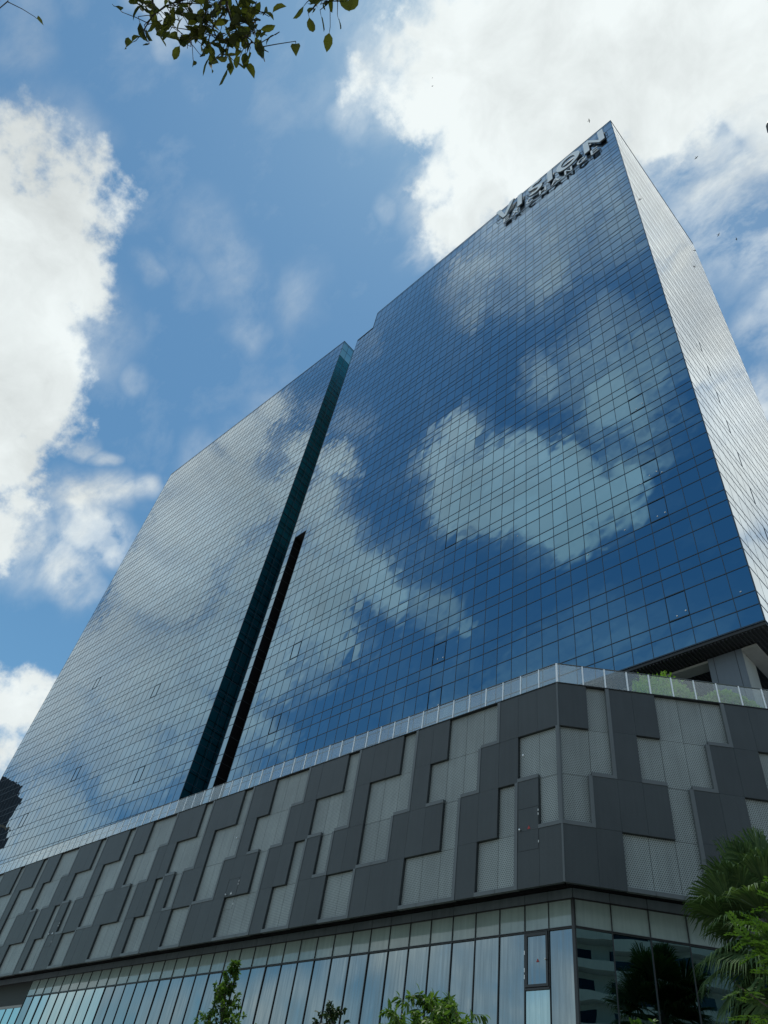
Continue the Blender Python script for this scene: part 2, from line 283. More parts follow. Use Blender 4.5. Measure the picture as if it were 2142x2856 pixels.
# ---------------------------------------------------------------- builders
class MB:
    def __init__(s): s.v = []; s.f = []; s.mi = []
    def quad(s, a, b, c, d, m=0):
        n = len(s.v); s.v += [tuple(a), tuple(b), tuple(c), tuple(d)]; s.f.append((n, n+1, n+2, n+3)); s.mi.append(m)
    def box(s, x0, x1, y0, y1, z0, z1, m=0):
        n = len(s.v)
        s.v += [(x, y, z) for z in (z0, z1) for y in (y0, y1) for x in (x0, x1)]
        for q in ((0, 2, 3, 1), (4, 5, 7, 6), (0, 1, 5, 4), (2, 6, 7, 3), (0, 4, 6, 2), (1, 3, 7, 5)):
            s.f.append(tuple(n+i for i in q)); s.mi.append(m)
    def poly_prism(s, pts, y0, y1, m=0, m2=None):
        """outline in x,z pushed along y"""
        n = len(s.v); k = len(pts)
        s.v += [(x, y0, z) for x, z in pts]+[(x, y1, z) for x, z in pts]
        s.f.append(tuple(n+i for i in range(k))); s.mi.append(m)
        s.f.append(tuple(n+k+i for i in reversed(range(k)))); s.mi.append(m if m2 is None else m2)
        for i in range(k):
            j = (i+1) % k; s.f.append((n+j, n+i, n+k+i, n+k+j)); s.mi.append(m if m2 is None else m2)
    def tube(s, pts, radii, seg=7, m=0, cap=True):
        prev = None; ref = Vector((.31, .17, .93))
        pts = [Vector(p) for p in pts]
        for i, p in enumerate(pts):
            t = (pts[min(i+1, len(pts)-1)]-pts[max(i-1, 0)]).normalized()
            if abs(t.dot(ref)) > .95: ref = Vector((1, 0, 0))
            a = t.cross(ref).normalized(); b = t.cross(a)
            n = len(s.v)
            for k in range(seg):
                w = 2*math.pi*k/seg; s.v.append(tuple(p+(a*math.cos(w)+b*math.sin(w))*radii[i]))
            if prev is not None:
                for k in range(seg):
                    s.f.append((prev+k, prev+(k+1) % seg, n+(k+1) % seg, n+k)); s.mi.append(m)
            elif cap: s.f.append(tuple(n+k for k in reversed(range(seg)))); s.mi.append(m)
            prev = n
        if cap: s.f.append(tuple(prev+k for k in range(seg))); s.mi.append(m)
    def leaf(s, p, d, side, L, w, bend=.2, m=0, fine=False):
        """pointed leaf folded a little along its midrib"""
        p = Vector(p); d = d.normalized(); side = (side-d*side.dot(d)).normalized(); up = side.cross(d)
        n = len(s.v); row = ((0, 0), (.22, .40), (.5, .5), (.78, .33), (1, 0)) if fine else ((0, 0), (.32, .5), (.7, .38), (1, 0))
        last = len(row)-1; ids = []
        for i, (t, h) in enumerate(row):
            c = p+d*L*t+up*bend*L*(t*(1-t)-.5*t*t)
            if i in (0, last): ids.append((len(s.v),)); s.v.append(tuple(c))
            else:
                ids.append((len(s.v), len(s.v)+1, len(s.v)+2)); k = w*h*(1+random.uniform(-.12, .12) if fine else 1)
                s.v += [tuple(c+side*k+up*w*.16), tuple(c), tuple(c-side*k+up*w*.16)]
        for i in range(last):
            a, b = ids[i], ids[i+1]
            if len(a) == 1: q = [(a[0], b[1], b[0]), (a[0], b[2], b[1])]
            elif len(b) == 1: q = [(a[0], a[1], b[0]), (a[1], a[2], b[0])]
            else: q = [(a[0], a[1], b[1], b[0]), (a[1], a[2], b[2], b[1])]
            for f in q: s.f.append(f); s.mi.append(m)
    def build(s, name, mats, parent=None, loc=None, rz=0., smooth=False):
        me = bpy.data.meshes.new(name); me.from_pydata(s.v, [], s.f)
        if not isinstance(mats, (list, tuple)): mats = [mats]
        for q in mats: me.materials.append(MATS[q])
        if len(mats) > 1: me.polygons.foreach_set('material_index', s.mi)
        if smooth: me.polygons.foreach_set('use_smooth', [True]*len(me.polygons))
        me.update()
        o = bpy.data.objects.new(name, me); COL.objects.link(o)
        if parent is not None: o.parent = parent
        if loc is not None: o.location = loc
        o.rotation_euler.z = rz
        return o
def thing(name, label, cat, loc=(0, 0, 0), group=None, rz=0.):
    o = bpy.data.objects.new(name, None); COL.objects.link(o); o.location = loc; o.rotation_euler.z = rz
    o['label'] = label; o['category'] = cat
    if group: o['group'] = group
    return o
def struct(o): o['kind'] = 'structure'; return o
def stuff(o): o['kind'] = 'stuff'; return o
cam_inv = cam.matrix_world.inverted()
def seen_area(pts):
    """how large a face shows, to choose which repeats are built one by one"""
    q = []
    for p in pts:
        c = cam_inv @ Vector(p)
        if c.z > -.5: return 0.
        q.append((c.x/-c.z, c.y/-c.z))
    if all(abs(a) > .54 or abs(b) > .72 for a, b in q): return 0.
    return abs(sum(q[i][0]*q[(i+1) % len(q)][1]-q[(i+1) % len(q)][0]*q[i][1] for i in range(len(q)))*.5)
def frame(x, y, rz):
    return Matrix.Translation((x, y, ZC)) @ Matrix.Rotation(rz, 4, 'Z')

# ---------------------------------------------------------------- ground
g = MB(); g.quad((-900, -900, 0), (900, -900, 0), (900, 900, 0), (-900, 900, 0)); struct(g.build('ground', 'paving'))
g = MB(); g.box(-160, 60, -16, -6, -.2, .004); struct(g.build('road', 'asphalt'))
g = MB()
for x0, x1, y0, y1 in ((-60, -3.2, 13.0, 24.5),): g.box(x0, x1, y0, y1, -.2, .12)
struct(g.build('planting_bed', 'soil_grass'))

# ---------------------------------------------------------------- office tower
TW = thing('office_tower', 'tall blue glass office tower with two offset slabs and gridded curtain wall', 'office tower', (-8.38, 34.0, 0))
RZ_R, RZ_L = RAD(-1.015), RAD(0.84)
OFF_L = (-66.9+8.38, 35.0-34.0)
PW = 1.302
def rows_from(s0, z0, z1, extra=()):
    z = [z0]; k = -3
    while True:
        s = s0+4.3316*k
        for q in (s, s+.966, s+2.90):
            if z0+.4 < q < z1-.5: z.append(q)
        if s > z1: break
        k += 1
    return z+[z1]
R_top, R_low, L_top = 122.9, 117.3, 122.4
R_BASE = 26.9
rows_R = [q for q in rows_from(28.06, R_BASE, R_top) if q < 111.8]+[113.5, 114.84, 116.85, 119.66, 122.3, R_top]
rows_L = rows_from(33.20, R_BASE-4.6, 112.0)+[113.6, 115.1, 117.2, 119.8, 122.0, L_top]
cols_R = [-PW*i for i in range(39)]+[-50.4, -51.55, -52.7, -53.62]
cols_L = [-PW*i for i in range(46)]
cols_S = [PW*i for i in range(20)]
SLOT_TOP = 64.4
STEP_X = -49.48
panes = []
def pane(mtx, side, a0, a1, z0, z1, m_, tilt=.0019):
    ta, tb = random.gauss(0, tilt), random.gauss(0, tilt)
    g = .006; c = []
    for (a, z) in ((a0+g, z0+g), (a1-g, z0+g), (a1-g, z1-g), (a0+g, z1-g)):
        d = ta*(a-(a0+a1)*.5)+tb*(z-(z0+z1)*.5)
        c.append((a, d, z) if side == 'front' else (-d, a, z))
    panes.append((mtx, c, m_))
mR = frame(-8.38, 34.0, RZ_R); mL = frame(-66.9, 35.0, RZ_L)
for i in range(len(cols_R)-1):
    for j in range(len(rows_R)-1):
        z0, z1 = rows_R[j], rows_R[j+1]
        if i in (39, 40) and z0 < SLOT_TOP:
            if z1 <= SLOT_TOP+.2: continue
            z0 = SLOT_TOP
        if i >= 38 and z0 >= R_low-.5: continue
        if i >= 38: z1 = min(z1, R_low)
        pane(mR, 'front', cols_R[i+1], cols_R[i], z0, z1, 0)
for i in range(len(cols_L)-1):
    for j in range(len(rows_L)-1): pane(mL, 'front', cols_L[i+1], cols_L[i], rows_L[j], rows_L[j+1], 0)
for i in range(len(cols_S)-1):
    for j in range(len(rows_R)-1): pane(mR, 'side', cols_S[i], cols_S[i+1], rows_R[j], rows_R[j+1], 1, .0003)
for i in range(10):
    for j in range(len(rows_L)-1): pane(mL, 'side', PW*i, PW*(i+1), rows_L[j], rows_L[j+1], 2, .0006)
root_inv = Matrix.Translation((8.38, -34.0, 0))
def world_pts(p): return [p[0] @ Vector(q) for q in p[1]]
order = sorted(range(len(panes)), key=lambda i: -seen_area(world_pts(panes[i])))
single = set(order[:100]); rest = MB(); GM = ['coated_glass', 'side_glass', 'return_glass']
for i, p in enumerate(panes):
    w = [root_inv @ q for q in world_pts(p)]
    if i in single:
        o_ = w[0]; b = MB(); b.quad(*[q-o_ for q in w]); b.build('glass_pane', GM[p[2]], TW, o_)
    else: rest.quad(*w, m=p[2])
stuff(rest.build('glass_panes', GM, TW))
# mullion grids, one per slab face
def grid(cols, rows, a0, a1, side='front', vw=.038, hw=.052, skip=None):
    b = MB()
    for x in cols:
        for (z0, z1) in ((rows[0], rows[-1]),) if not skip else skip(x):
            if side == 'front': b.box(x-vw/2, x+vw/2, -.016, .02, z0, z1)
            else: b.box(-.02, .004, x-vw/2, x+vw/2, z0, z1)
    for z in rows:
        for (u0, u1) in ((a0, a1),) if not skip else skip(None, z):
            if side == 'front': b.box(u0, u1, -.022, .02, z-hw/2, z+hw/2)
            else: b.box(-.02, .010, u0, u1, z-hw/2, z+hw/2)
    return b
def skip_R(x, z=None):
    if x is not None:
        top = R_top if x >= STEP_X-.01 else R_low
        return [(SLOT_TOP if -52.5 < x < -50.5 else R_BASE, top)]
    if z > R_low: return [(STEP_X, 0.0)]
    if z < SLOT_TOP: return [(-53.62, -52.7), (-50.4, 0.0)]
    return [(-53.62, 0.0)]
gr = grid(cols_R, rows_R, -53.62, 0, skip=skip_R)
gr.box(-53.62, STEP_X, -.03, .1, R_low-.05, R_low+.12); gr.box(STEP_X-.1, STEP_X+.05, -.03, .1, R_low, R_top)
gr.box(STEP_X, .03, -.03, .2, R_top-.03, R_top+.12); gr.box(-.04, .03, -.03, .02, R_BASE, R_top)
gr.box(-53.62, 0.02, -.03, .08, R_BASE-.06, R_BASE+.02)
for z in (SLOT_TOP,): gr.box(-52.7, -50.4, -.02, .06, z-.04, z+.04)
gr.build('mullion_grid', 'mullion', TW, (0, 0, ZC), RZ_R)
gs = grid(cols_S, rows_R, 0, 24.74, side='side', vw=.025, hw=.085)
gs.box(-.2, .03, -.02, 24.76, R_top-.03, R_top+.12)
for k in range(9):
    z0 = 28.06+.966+4.3316*k
    gs.box(-.02, .022, 6.47, 6.55, z0+.1, z0+1.9)
gs.build('mullion_grid', 'mullion', TW, (0, 0, ZC), RZ_R)
gl = grid(cols_L, rows_L, cols_L[-1], 0)
gl.box(cols_L[-1]-.05, .04, -.03, .2, L_top-.03, L_top+.12); gl.box(-.04, .03, -.03, .02, rows_L[0], L_top)
gl.build('mullion_grid', 'mullion', TW, (*OFF_L, ZC), RZ_L)
gls = grid([PW*i for i in range(1, 11)], rows_L, 0, PW*10, side='side', vw=.07, hw=.09)
gls.box(-.2, .03, 0, 24, L_top-.03, L_top+.1)
gls.build('mullion_grid', 'mullion', TW, (*OFF_L, ZC), RZ_L)
# flank of the right slab inside the gap, teal sheet with dark joints
b = MB(); b.box(-53.66, -53.63, .02, 24.7, R_BASE+.05, R_low-.05)
for z in rows_R:
    if z < R_low-.3: b.box(-53.68, -53.66, .02, 24.7, z-.05, z+.05, 1)
for i in range(1, 18): b.box(-53.675, -53.66, PW*i-.04, PW*i+.04, R_BASE, R_low, 1)
b.build('flank_cladding', ['return_panel', 'dark_seam'], TW, (0, 0, ZC), RZ_R)
# solid bodies behind the glass
b = MB(); b.box(-53.6, STEP_X-.3, 2.6, 22, R_low, R_low+9); b.build('reflection_blocker', 'return_panel', TW, (0, 0, ZC), RZ_R)  # unseen roof box, added to block sky mirrored in the gap wall
b = MB(); b.box(-50.4, -.06, .06, 24.7, R_BASE+.05, R_low-.05); b.box(STEP_X+.05, -.06, .06, 24.7, R_low-.05, R_top-.02)
b.box(-53.6, -50.4, 2.3, 24.7, R_BASE+.05, R_low-.05); b.box(-52.7, -50.4, .06, 2.3, SLOT_TOP+.02, R_low-.05)
b.box(-53.6, -52.72, .06, 2.3, R_BASE+.05, R_low-.05)
b.build('slab_body', 'dark_seam', TW, (0, 0, ZC), RZ_R)
b = MB(); b.box(cols_L[-1]+.02, -.06, .06, 24, rows_L[0], L_top-.02); b.build('slab_body', 'dark_seam', TW, (*OFF_L, ZC), RZ_L)
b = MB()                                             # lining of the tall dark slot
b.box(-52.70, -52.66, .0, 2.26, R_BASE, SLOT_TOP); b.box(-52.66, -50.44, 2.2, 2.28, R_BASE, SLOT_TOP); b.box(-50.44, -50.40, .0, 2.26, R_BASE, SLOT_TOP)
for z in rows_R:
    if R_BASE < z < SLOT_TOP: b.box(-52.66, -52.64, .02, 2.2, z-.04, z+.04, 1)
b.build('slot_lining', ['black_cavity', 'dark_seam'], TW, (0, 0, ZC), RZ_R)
# overhang: ribbed soffit, column and beams over the terrace
b = MB(); b.box(-53.6, -.02, .03, 24.7, R_BASE-.25, R_BASE-.07)
for i in range(70): b.box(-.3-.22*i, -.22-.22*i, .1, 24.5, R_BASE-.33, R_BASE-.25)
b.build('soffit', 'soffit_metal', TW, (0, 0, ZC), RZ_R)
b = MB(); b.box(-3.92, -1.98, 1.2, 2.9, 21.86, R_BASE-.34); b.box(-1.98, -1.96, 1.24, 2.86, 21.86, R_BASE-.34, 1)
for x in (-3.58, -2.34): b.box(x-.012, x+.012, 1.192, 1.2, 21.86, R_BASE-.34, 2)
b.build('column', ['column_panel', 'concrete', 'dark_seam'], TW, (0, 0, ZC), RZ_R)
b = MB(); b.box(-52, -3.93, 1.3, 2.1, 26.42, R_BASE-.34); b.build('beam', 'concrete', TW, (0, 0, ZC), RZ_R)
b = MB(); b.box(-1.95, -1.12, 1.2, 22, 26.42, R_BASE-.34); b.build('beam', 'concrete', TW, (0, 0, ZC), RZ_R)
b = MB(); b.box(-52, -4.6, 6.2, 6.4, 21.86, R_BASE-.34); b.box(-4.6, -4.4, 6.2, 22, 21.86, R_BASE-.34)
b.build('lobby_wall', 'soffit_metal', TW, (0, 0, ZC), RZ_R)
for y in (12.0, 20.5):
    b = MB(); b.box(-3.9, -2.0, y, y+1.7, 21.86, R_BASE-.34); b.build('column', 'column_panel', TW, (0, 0, ZC), RZ_R)
# fire access windows: a heavier sash with white studs that also mimic ceiling lights
def access(col, k, cols, mrz, loc, s0, studs=True):
    z0 = s0+.966+4.3316*k; z1 = z0+1.934; x0, x1 = cols[col+1], cols[col]
    b = MB(); t = .022
    for q in ((x0, x0+t, z0, z1), (x1-t, x1, z0, z1), (x0+t, x1-t, z0, z0+t), (x0+t, x1-t, z1-t, z1)): b.box(q[0], q[1], -.05, .0, q[2]+.04, q[3]-.04)
    o = b.build('access_window', 'mullion', TW, (loc[0], loc[1], ZC), mrz)
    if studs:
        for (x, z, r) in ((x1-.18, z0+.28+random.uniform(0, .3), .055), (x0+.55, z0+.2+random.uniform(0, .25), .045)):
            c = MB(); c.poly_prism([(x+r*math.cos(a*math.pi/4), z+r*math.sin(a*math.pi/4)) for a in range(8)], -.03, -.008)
            c.build('light_speck_stud', 'white_paint', o)
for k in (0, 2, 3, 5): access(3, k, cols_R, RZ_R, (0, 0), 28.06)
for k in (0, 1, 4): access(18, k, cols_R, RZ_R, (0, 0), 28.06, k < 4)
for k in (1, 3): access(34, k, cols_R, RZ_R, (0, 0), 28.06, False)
for c, k in ((8, 0), (12, 3), (22, 1), (30, 0), (29, 5)): access(c, k, cols_L, RZ_L, OFF_L, 33.20, False)
for (x, z) in ((-.80, 29.29), (-7.14, 38.2), (-10.2, 37.5), (-16.5, 43.16), (-3.72, 42.15), (-5.38, 42.03)):  # white discs standing in for ceiling lights behind the opaque glass
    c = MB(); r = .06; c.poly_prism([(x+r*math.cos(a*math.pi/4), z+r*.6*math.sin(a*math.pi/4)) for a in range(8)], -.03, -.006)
    c.build('light_speck_stud', 'white_paint', TW, (0, 0, ZC), RZ_R)

# ---------------------------------------------------------------- rooftop sign
SG = thing('rooftop_sign', 'grey metal two-line letter sign along the top edge of the glass tower', 'sign', (-8.38, 34.0, 0))
def strokes(ch, w):
    """letter outlines in a unit box (0..1, 0..1); w = stroke width as a share of the height, a = aspect"""
    return None
def arc(cx, cz, rx, rz, a0, a1, tx, tz, n=26):
    o = [(cx+rx*math.cos(RAD(a0+(a1-a0)*i/n)), cz+rz*math.sin(RAD(a0+(a1-a0)*i/n))) for i in range(n+1)]
    i_ = [(cx+(rx-tx)*math.cos(RAD(a0+(a1-a0)*i/n)), cz+(rz-tz)*math.sin(RAD(a0+(a1-a0)*i/n))) for i in range(n+1)]
    return o, i_
def band(b, o, i_, y0, y1):
    for k in range(len(o)-1):
        q = [o[k], o[k+1], i_[k+1], i_[k]]
        P = lambda p, y: (p[0], y, p[1])
        b.quad(*[P(p, y0) for p in q]); b.quad(*[P(p, y1) for p in reversed(q)], 1)
        b.quad(P(o[k+1], y0), P(o[k], y0), P(o[k], y1), P(o[k+1], y1), 1)
        b.quad(P(i_[k], y0), P(i_[k+1], y0), P(i_[k+1], y1), P(i_[k], y1), 1)
    for k in (0, len(o)-1): b.quad((o[k][0], y0, o[k][1]), (i_[k][0], y0, i_[k][1]), (i_[k][0], y1, i_[k][1]), (o[k][0], y1, o[k][1]), 1)
def letter(ch, x0, x1, z0, z1, y0, y1, t):
    x0, x1, z0, z1 = x0-.08, x1-.08, z0*1.005, z1*1.005
    b = MB(); w, h = x1-x0, z1-z0
    pr = lambda pts: b.poly_prism(pts, y0, y1, 0, 1)
    R4 = lambda a, c, d, e: pr([(a, d), (c, d), (c, e), (a, e)])
    if ch == 'I': R4(x0, x1, z0, z1)
    elif ch == 'V':
        pr([(x0, z1), (x0+w*.5-t*.35, z0), (x0+w*.5+t*.35, z0), (x1, z1), (x1-t, z1), (x0+w*.5, z0+t*1.1), (x0+t, z1)])
    elif ch == 'N':
        pr([(x0, z0), (x0+t, z0), (x0+t, z1-t*1.25), (x1-t, z0), (x1, z0), (x1, z1), (x1-t, z1), (x1-t, z0+t*1.25), (x0+t, z1), (x0, z1)])
    elif ch == 'E':
        m0 = z0+h*.5-t*.45
        pr([(x0, z0), (x1, z0), (x1, z0+t*.9), (x0+t, z0+t*.9), (x0+t, m0), (x1-w*.08, m0), (x1-w*.08, m0+t*.9), (x0+t, m0+t*.9), (x0+t, z1-t*.9), (x1, z1-t*.9), (x1, z1), (x0, z1)])
    elif ch == 'H':
        m0 = z0+h*.5-t*.45
        pr([(x0, z0), (x0+t, z0), (x0+t, m0), (x1-t, m0), (x1-t, z0), (x1, z0), (x1, z1), (x1-t, z1), (x1-t, m0+t*.9), (x0+t, m0+t*.9), (x0+t, z1), (x0, z1)])
    elif ch == 'X':
        s = t*1.15; cx, cz = (x0+x1)/2, (z0+z1)/2
        pr([(x0, z0), (x0+s, z0), (cx, cz-s*.62), (x1-s, z0), (x1, z0), (cx+s*.5, cz), (x1, z1), (x1-s, z1), (cx, cz+s*.62), (x0+s, z1), (x0, z1), (cx-s*.5, cz)])
    elif ch == 'A':
        cx = (x0+x1)/2; q = lambda z: (z-z0)/h
        pr([(x0, z0), (x0+t*1.05, z0), (cx, z1-t*1.3), (x1-t*1.05, z0), (x1, z0), (cx+t*.5, z1), (cx-t*.5, z1)])
        k = .26; e = w*.5*k/1.0+t*.75
        b.poly_prism([(x0+e, z0+h*k), (x1-e, z0+h*k), (x1-e-w*.07, z0+h*k+t*.85), (x0+e+w*.07, z0+h*k+t*.85)], y0+.004, y1-.004, 0, 1)
    elif ch == 'O':
        band(b, *arc((x0+x1)/2, (z0+z1)/2, w/2, h/2, 0, 360, t*1.02, t*.92, 44), y0, y1)
    elif ch in 'CG':
        band(b, *arc((x0+x1)/2, (z0+z1)/2, w/2, h/2, 42, 318 if ch == 'C' else 342, t*1.02, t*.92, 34), y0, y1)
        if ch == 'G': b.box(x0+w*.52, x1-.01, y0+.004, y1-.004, z0+h*.36, z0+h*.36+t*.9)
    elif ch == 'S':
        cx = (x0+x1)/2; r = h*.275
        top = arc(cx, z1-r, w/2, r, 28, 268, t, t*.9, 22); bot = arc(cx, z0+r-.02, w/2, r+.02, 90, -152, t, t*.9, 22)
        band(b, *top, y0, y1); band(b, *bot, y0+.004, y1-.004)
    return b.build('letter', ['sign_face', 'sign_return'], SG, (0, 0, ZC), RZ_R)
for (ch, x0, x1, z0, z1) in (('V',-21.14,-17.45,117.00,121.72), ('I',-16.78,-15.92,116.63,121.31), ('S',-14.74,-12.04,116.60,120.97),
        ('I',-11.07,-10.21,116.38,120.85), ('O',-9.45,-5.30,116.08,120.64), ('N',-4.64,-1.27,115.68,120.28)):
    letter(ch, x0, x1, z0, z1, -.44, -.22, .88 if ch != 'S' else .82)
for (ch, x0, x1, z0, z1) in (('E',-19.50,-18.32,114.67,116.32), ('X',-17.81,-16.53,114.57,116.21), ('C',-15.10,-13.62,114.31,116.03), ('H',-12.70,-11.43,114.16,115.80),
        ('A',-10.57,-9.04,113.94,115.65), ('N',-8.18,-6.87,113.69,115.42), ('G',-6.06,-4.49,113.36,115.27), ('E',-3.73,-2.57,113.12,115.06)):
    letter(ch, x0, x1, z0, z1, -.40, -.27, .29)
for (xa, xb, za, zb) in ((-21.2, -1.0, 120.0, 118.7), (-21.2, -1.0, 118.6, 117.3), (-19.6, -2.4, 115.95, 114.6), (-19.6, -2.4, 115.1, 113.75)):
    b = MB(); b.quad((xa, -.21, za), (xb, -.21, zb), (xb, -.21, zb+.12), (xa, -.21, za+.12)); b.quad((xa, -.17, za), (xa, -.17, za+.12), (xb, -.17, zb+.12), (xb, -.17, zb))
    b.quad((xa, -.21, za), (xa, -.17, za), (xb, -.17, zb), (xb, -.21, zb)); b.quad((xa, -.21, za+.12), (xb, -.21, zb+.12), (xb, -.17, zb+.12), (xa, -.17, za+.12))
    for i in range(11):
        x = xa+(xb-xa)*i/10; z = za+(zb-za)*i/10; b.box(x-.04, x+.04, -.17, -.02, z+.02, z+.1)
    b.build('rail', 'sign_return', SG, (0, 0, ZC), RZ_R)

# ---------------------------------------------------------------- podium
PO = thing('podium_block', 'dark grey podium block clad in stepped perforated metal panels above a glazed base', 'podium', (-17.05, 27.0, 0))
A = RAD(43.5778)
FR = (0.0, A)                                          # main front (x runs negative to the left) and the splayed corner front (x positive)
ROWZ = [21.80, 19.39, 16.97, 14.55, 12.10]
NM, NC = 64, 16
ed_main = [0.0, -1.22]+[-1.22-1.163*i for i in range(1, NM)]
ed_ch = [0.0, 1.45]+[1.45+1.13*i for i in range(1, NC)]
P13 = ({3, 4, 5, 8, 12}, {0, 1, 4, 5, 6, 8, 9, 10, 12}, {0, 2, 5, 9, 10}, {2, 3, 5, 6, 7, 11, 12})
CH = ({1, 4, 5, 6, 9, 12, 13}, {0, 1, 3, 4, 5, 8, 9, 11, 12, 13}, {0, 4, 7, 8, 11}, {2, 3, 4, 7, 8, 9, 12, 13})
def is_light(fc, i, r):
    if r < 0: return False
    if r > 3: return False
    if fc == 0: return (i % 13) in P13[r] if 0 <= i < NM else False
    return i in CH[r] if 0 <= i < NC else False
def span(fc, i):
    e = ed_main if fc == 0 else ed_ch
    return (e[i+1], e[i]) if fc == 0 else (e[i], e[i+1])
fm = [frame(-17.05, 27.0, 0.0), frame(-17.05, 27.0, A)]
cells = {True: [], False: []}
for fc in (0, 1):
    for i in range(NM if fc == 0 else NC):
        for r in range(4):
            x0, x1 = span(fc, i); z1, z0 = ROWZ[r], ROWZ[r+1]
            a = seen_area([fm[fc] @ Vector(p) for p in ((x0, 0, z0), (x1, 0, z0), (x1, 0, z1), (x0, 0, z1))])
            cells[is_light(fc, i, r)].append((a, fc, i, r, x0, x1, z0, z1))
for lit in (True, False):
    lst = sorted(cells[lit], key=lambda q: -q[0]); rest = {0: MB(), 1: MB()}
    nm = 'light_panel' if lit else 'dark_panel'; mt = 'light_sheet' if lit else 'dark_sheet'
    y0, y1 = (.16, .19) if lit else (0.0, .15)
    for n, (a, fc, i, r, x0, x1, z0, z1) in enumerate(lst):
        g = .009 if lit else .004; jit = random.uniform(-.003, .003)
        if n < 100:
            b = MB(); b.box(x0+g, x1-g, y0+jit, y1, z0+g, z1-g); b.build(nm, mt, PO, (0, 0, ZC), FR[fc])
        else: rest[fc].box(x0+g, x1-g, y0+jit, y1, z0+g, z1-g)
    # what is left of the repeat, one part
    b = MB()
    for fc in (0, 1):
        c, s = math.cos(FR[fc]), math.sin(FR[fc]); n = len(b.v)
        b.v += [(x*c-y*s, x*s+y*c, z) for x, y, z in rest[fc].v]; b.f += [tuple(n+k for k in f) for f in rest[fc].f]; b.mi += rest[fc].mi
    if b.f: stuff(b.build(nm+'s', mt, PO, (0, 0, ZC)))
# raised edge trims on the outer and lower sides of each recessed field, one piece per field
seen = set(); TWD = .17
for fc in (0, 1):
    for i0 in range(NM if fc == 0 else NC):
        for r0 in range(4):
            if not is_light(fc, i0, r0) or (fc, i0, r0) in seen: continue
            todo = [(i0, r0)]; comp = []; seen.add((fc, i0, r0))
            while todo:
                i, r = todo.pop(); comp.append((i, r))
                for q in ((i+1, r), (i-1, r), (i, r+1), (i, r-1)):
                    if is_light(fc, *q) and (fc, *q) not in seen: seen.add((fc, *q)); todo.append(q)
            b = MB()
            for (i, r) in comp:
                x0, x1 = span(fc, i); z1, z0 = ROWZ[r], ROWZ[r+1]
                nxt = i-1 if fc == 0 else i+1
                low = not is_light(fc, i, r+1); rgt = not is_light(fc, nxt, r)
                if rgt: b.box(x1-TWD, x1+.004, -.022, .158, z0, z1)
                if low: b.box(x0-.02, x1-(TWD if rgt else 0), -.024, .158, z0-.004, z0+TWD)
            b.build('edge_trim', 'trim_metal', PO, (0, 0, ZC), FR[fc])
b = MB(); b.box(-.05, .03, -.03, .03, 12.1, 21.8); b.build('corner_post', 'trim_metal', PO, (0, 0, ZC), A*.5)
# backing wall behind the sheets, coping, shadow gap
for fc, (x0, x1) in ((0, (ed_main[-1], -.2)), (1, (.2, ed_ch[-1]))):
    b = MB(); b.box(x0, x1, .20, .42, 12.1, 21.78); b.build('backing_wall', 'black_cavity', PO, (0, 0, ZC), FR[fc])
    b = MB(); b.box(x0 if fc == 0 else 0, x1 if fc else 0, -.035, .42, 21.80, 21.845); b.build('coping', 'dark_seam', PO, (0, 0, ZC), FR[fc])
    b = MB(); b.box(x0, x1, .42, 1.62, 12.9, 13.0); b.build('soffit', 'black_cavity', PO, (0, 0, ZC), FR[fc])
ci, si = math.cos(A), math.sin(A)
def ins(d): return Vector((-d*math.tan(A/2), d))       # the corner, moved d metres inward
def core(d, z0, z1, name, mt):
    p = ins(d); far = p+Vector((ci, si))*22
    pts = [(-76, d), (p.x, p.y), (far.x, far.y), (far.x-10, far.y+18), (-76, 45)]
    b = MB(); n = len(pts)
    b.v = [(x, y, z0) for x, y in pts]+[(x, y, z1) for x, y in pts]
    b.f = [tuple(reversed(range(n))), tuple(range(n, 2*n))]+[(i, (i+1) % n, n+(i+1) % n, n+i) for i in range(n)]; b.mi = [0]*len(b.f)
    return b.build(name, mt, PO, (0, 0, ZC))
core(.44, 13.01, 21.79, 'upper_body', 'concrete'); core(1.72, -ZC, 12.99, 'lower_body', 'dark_seam')
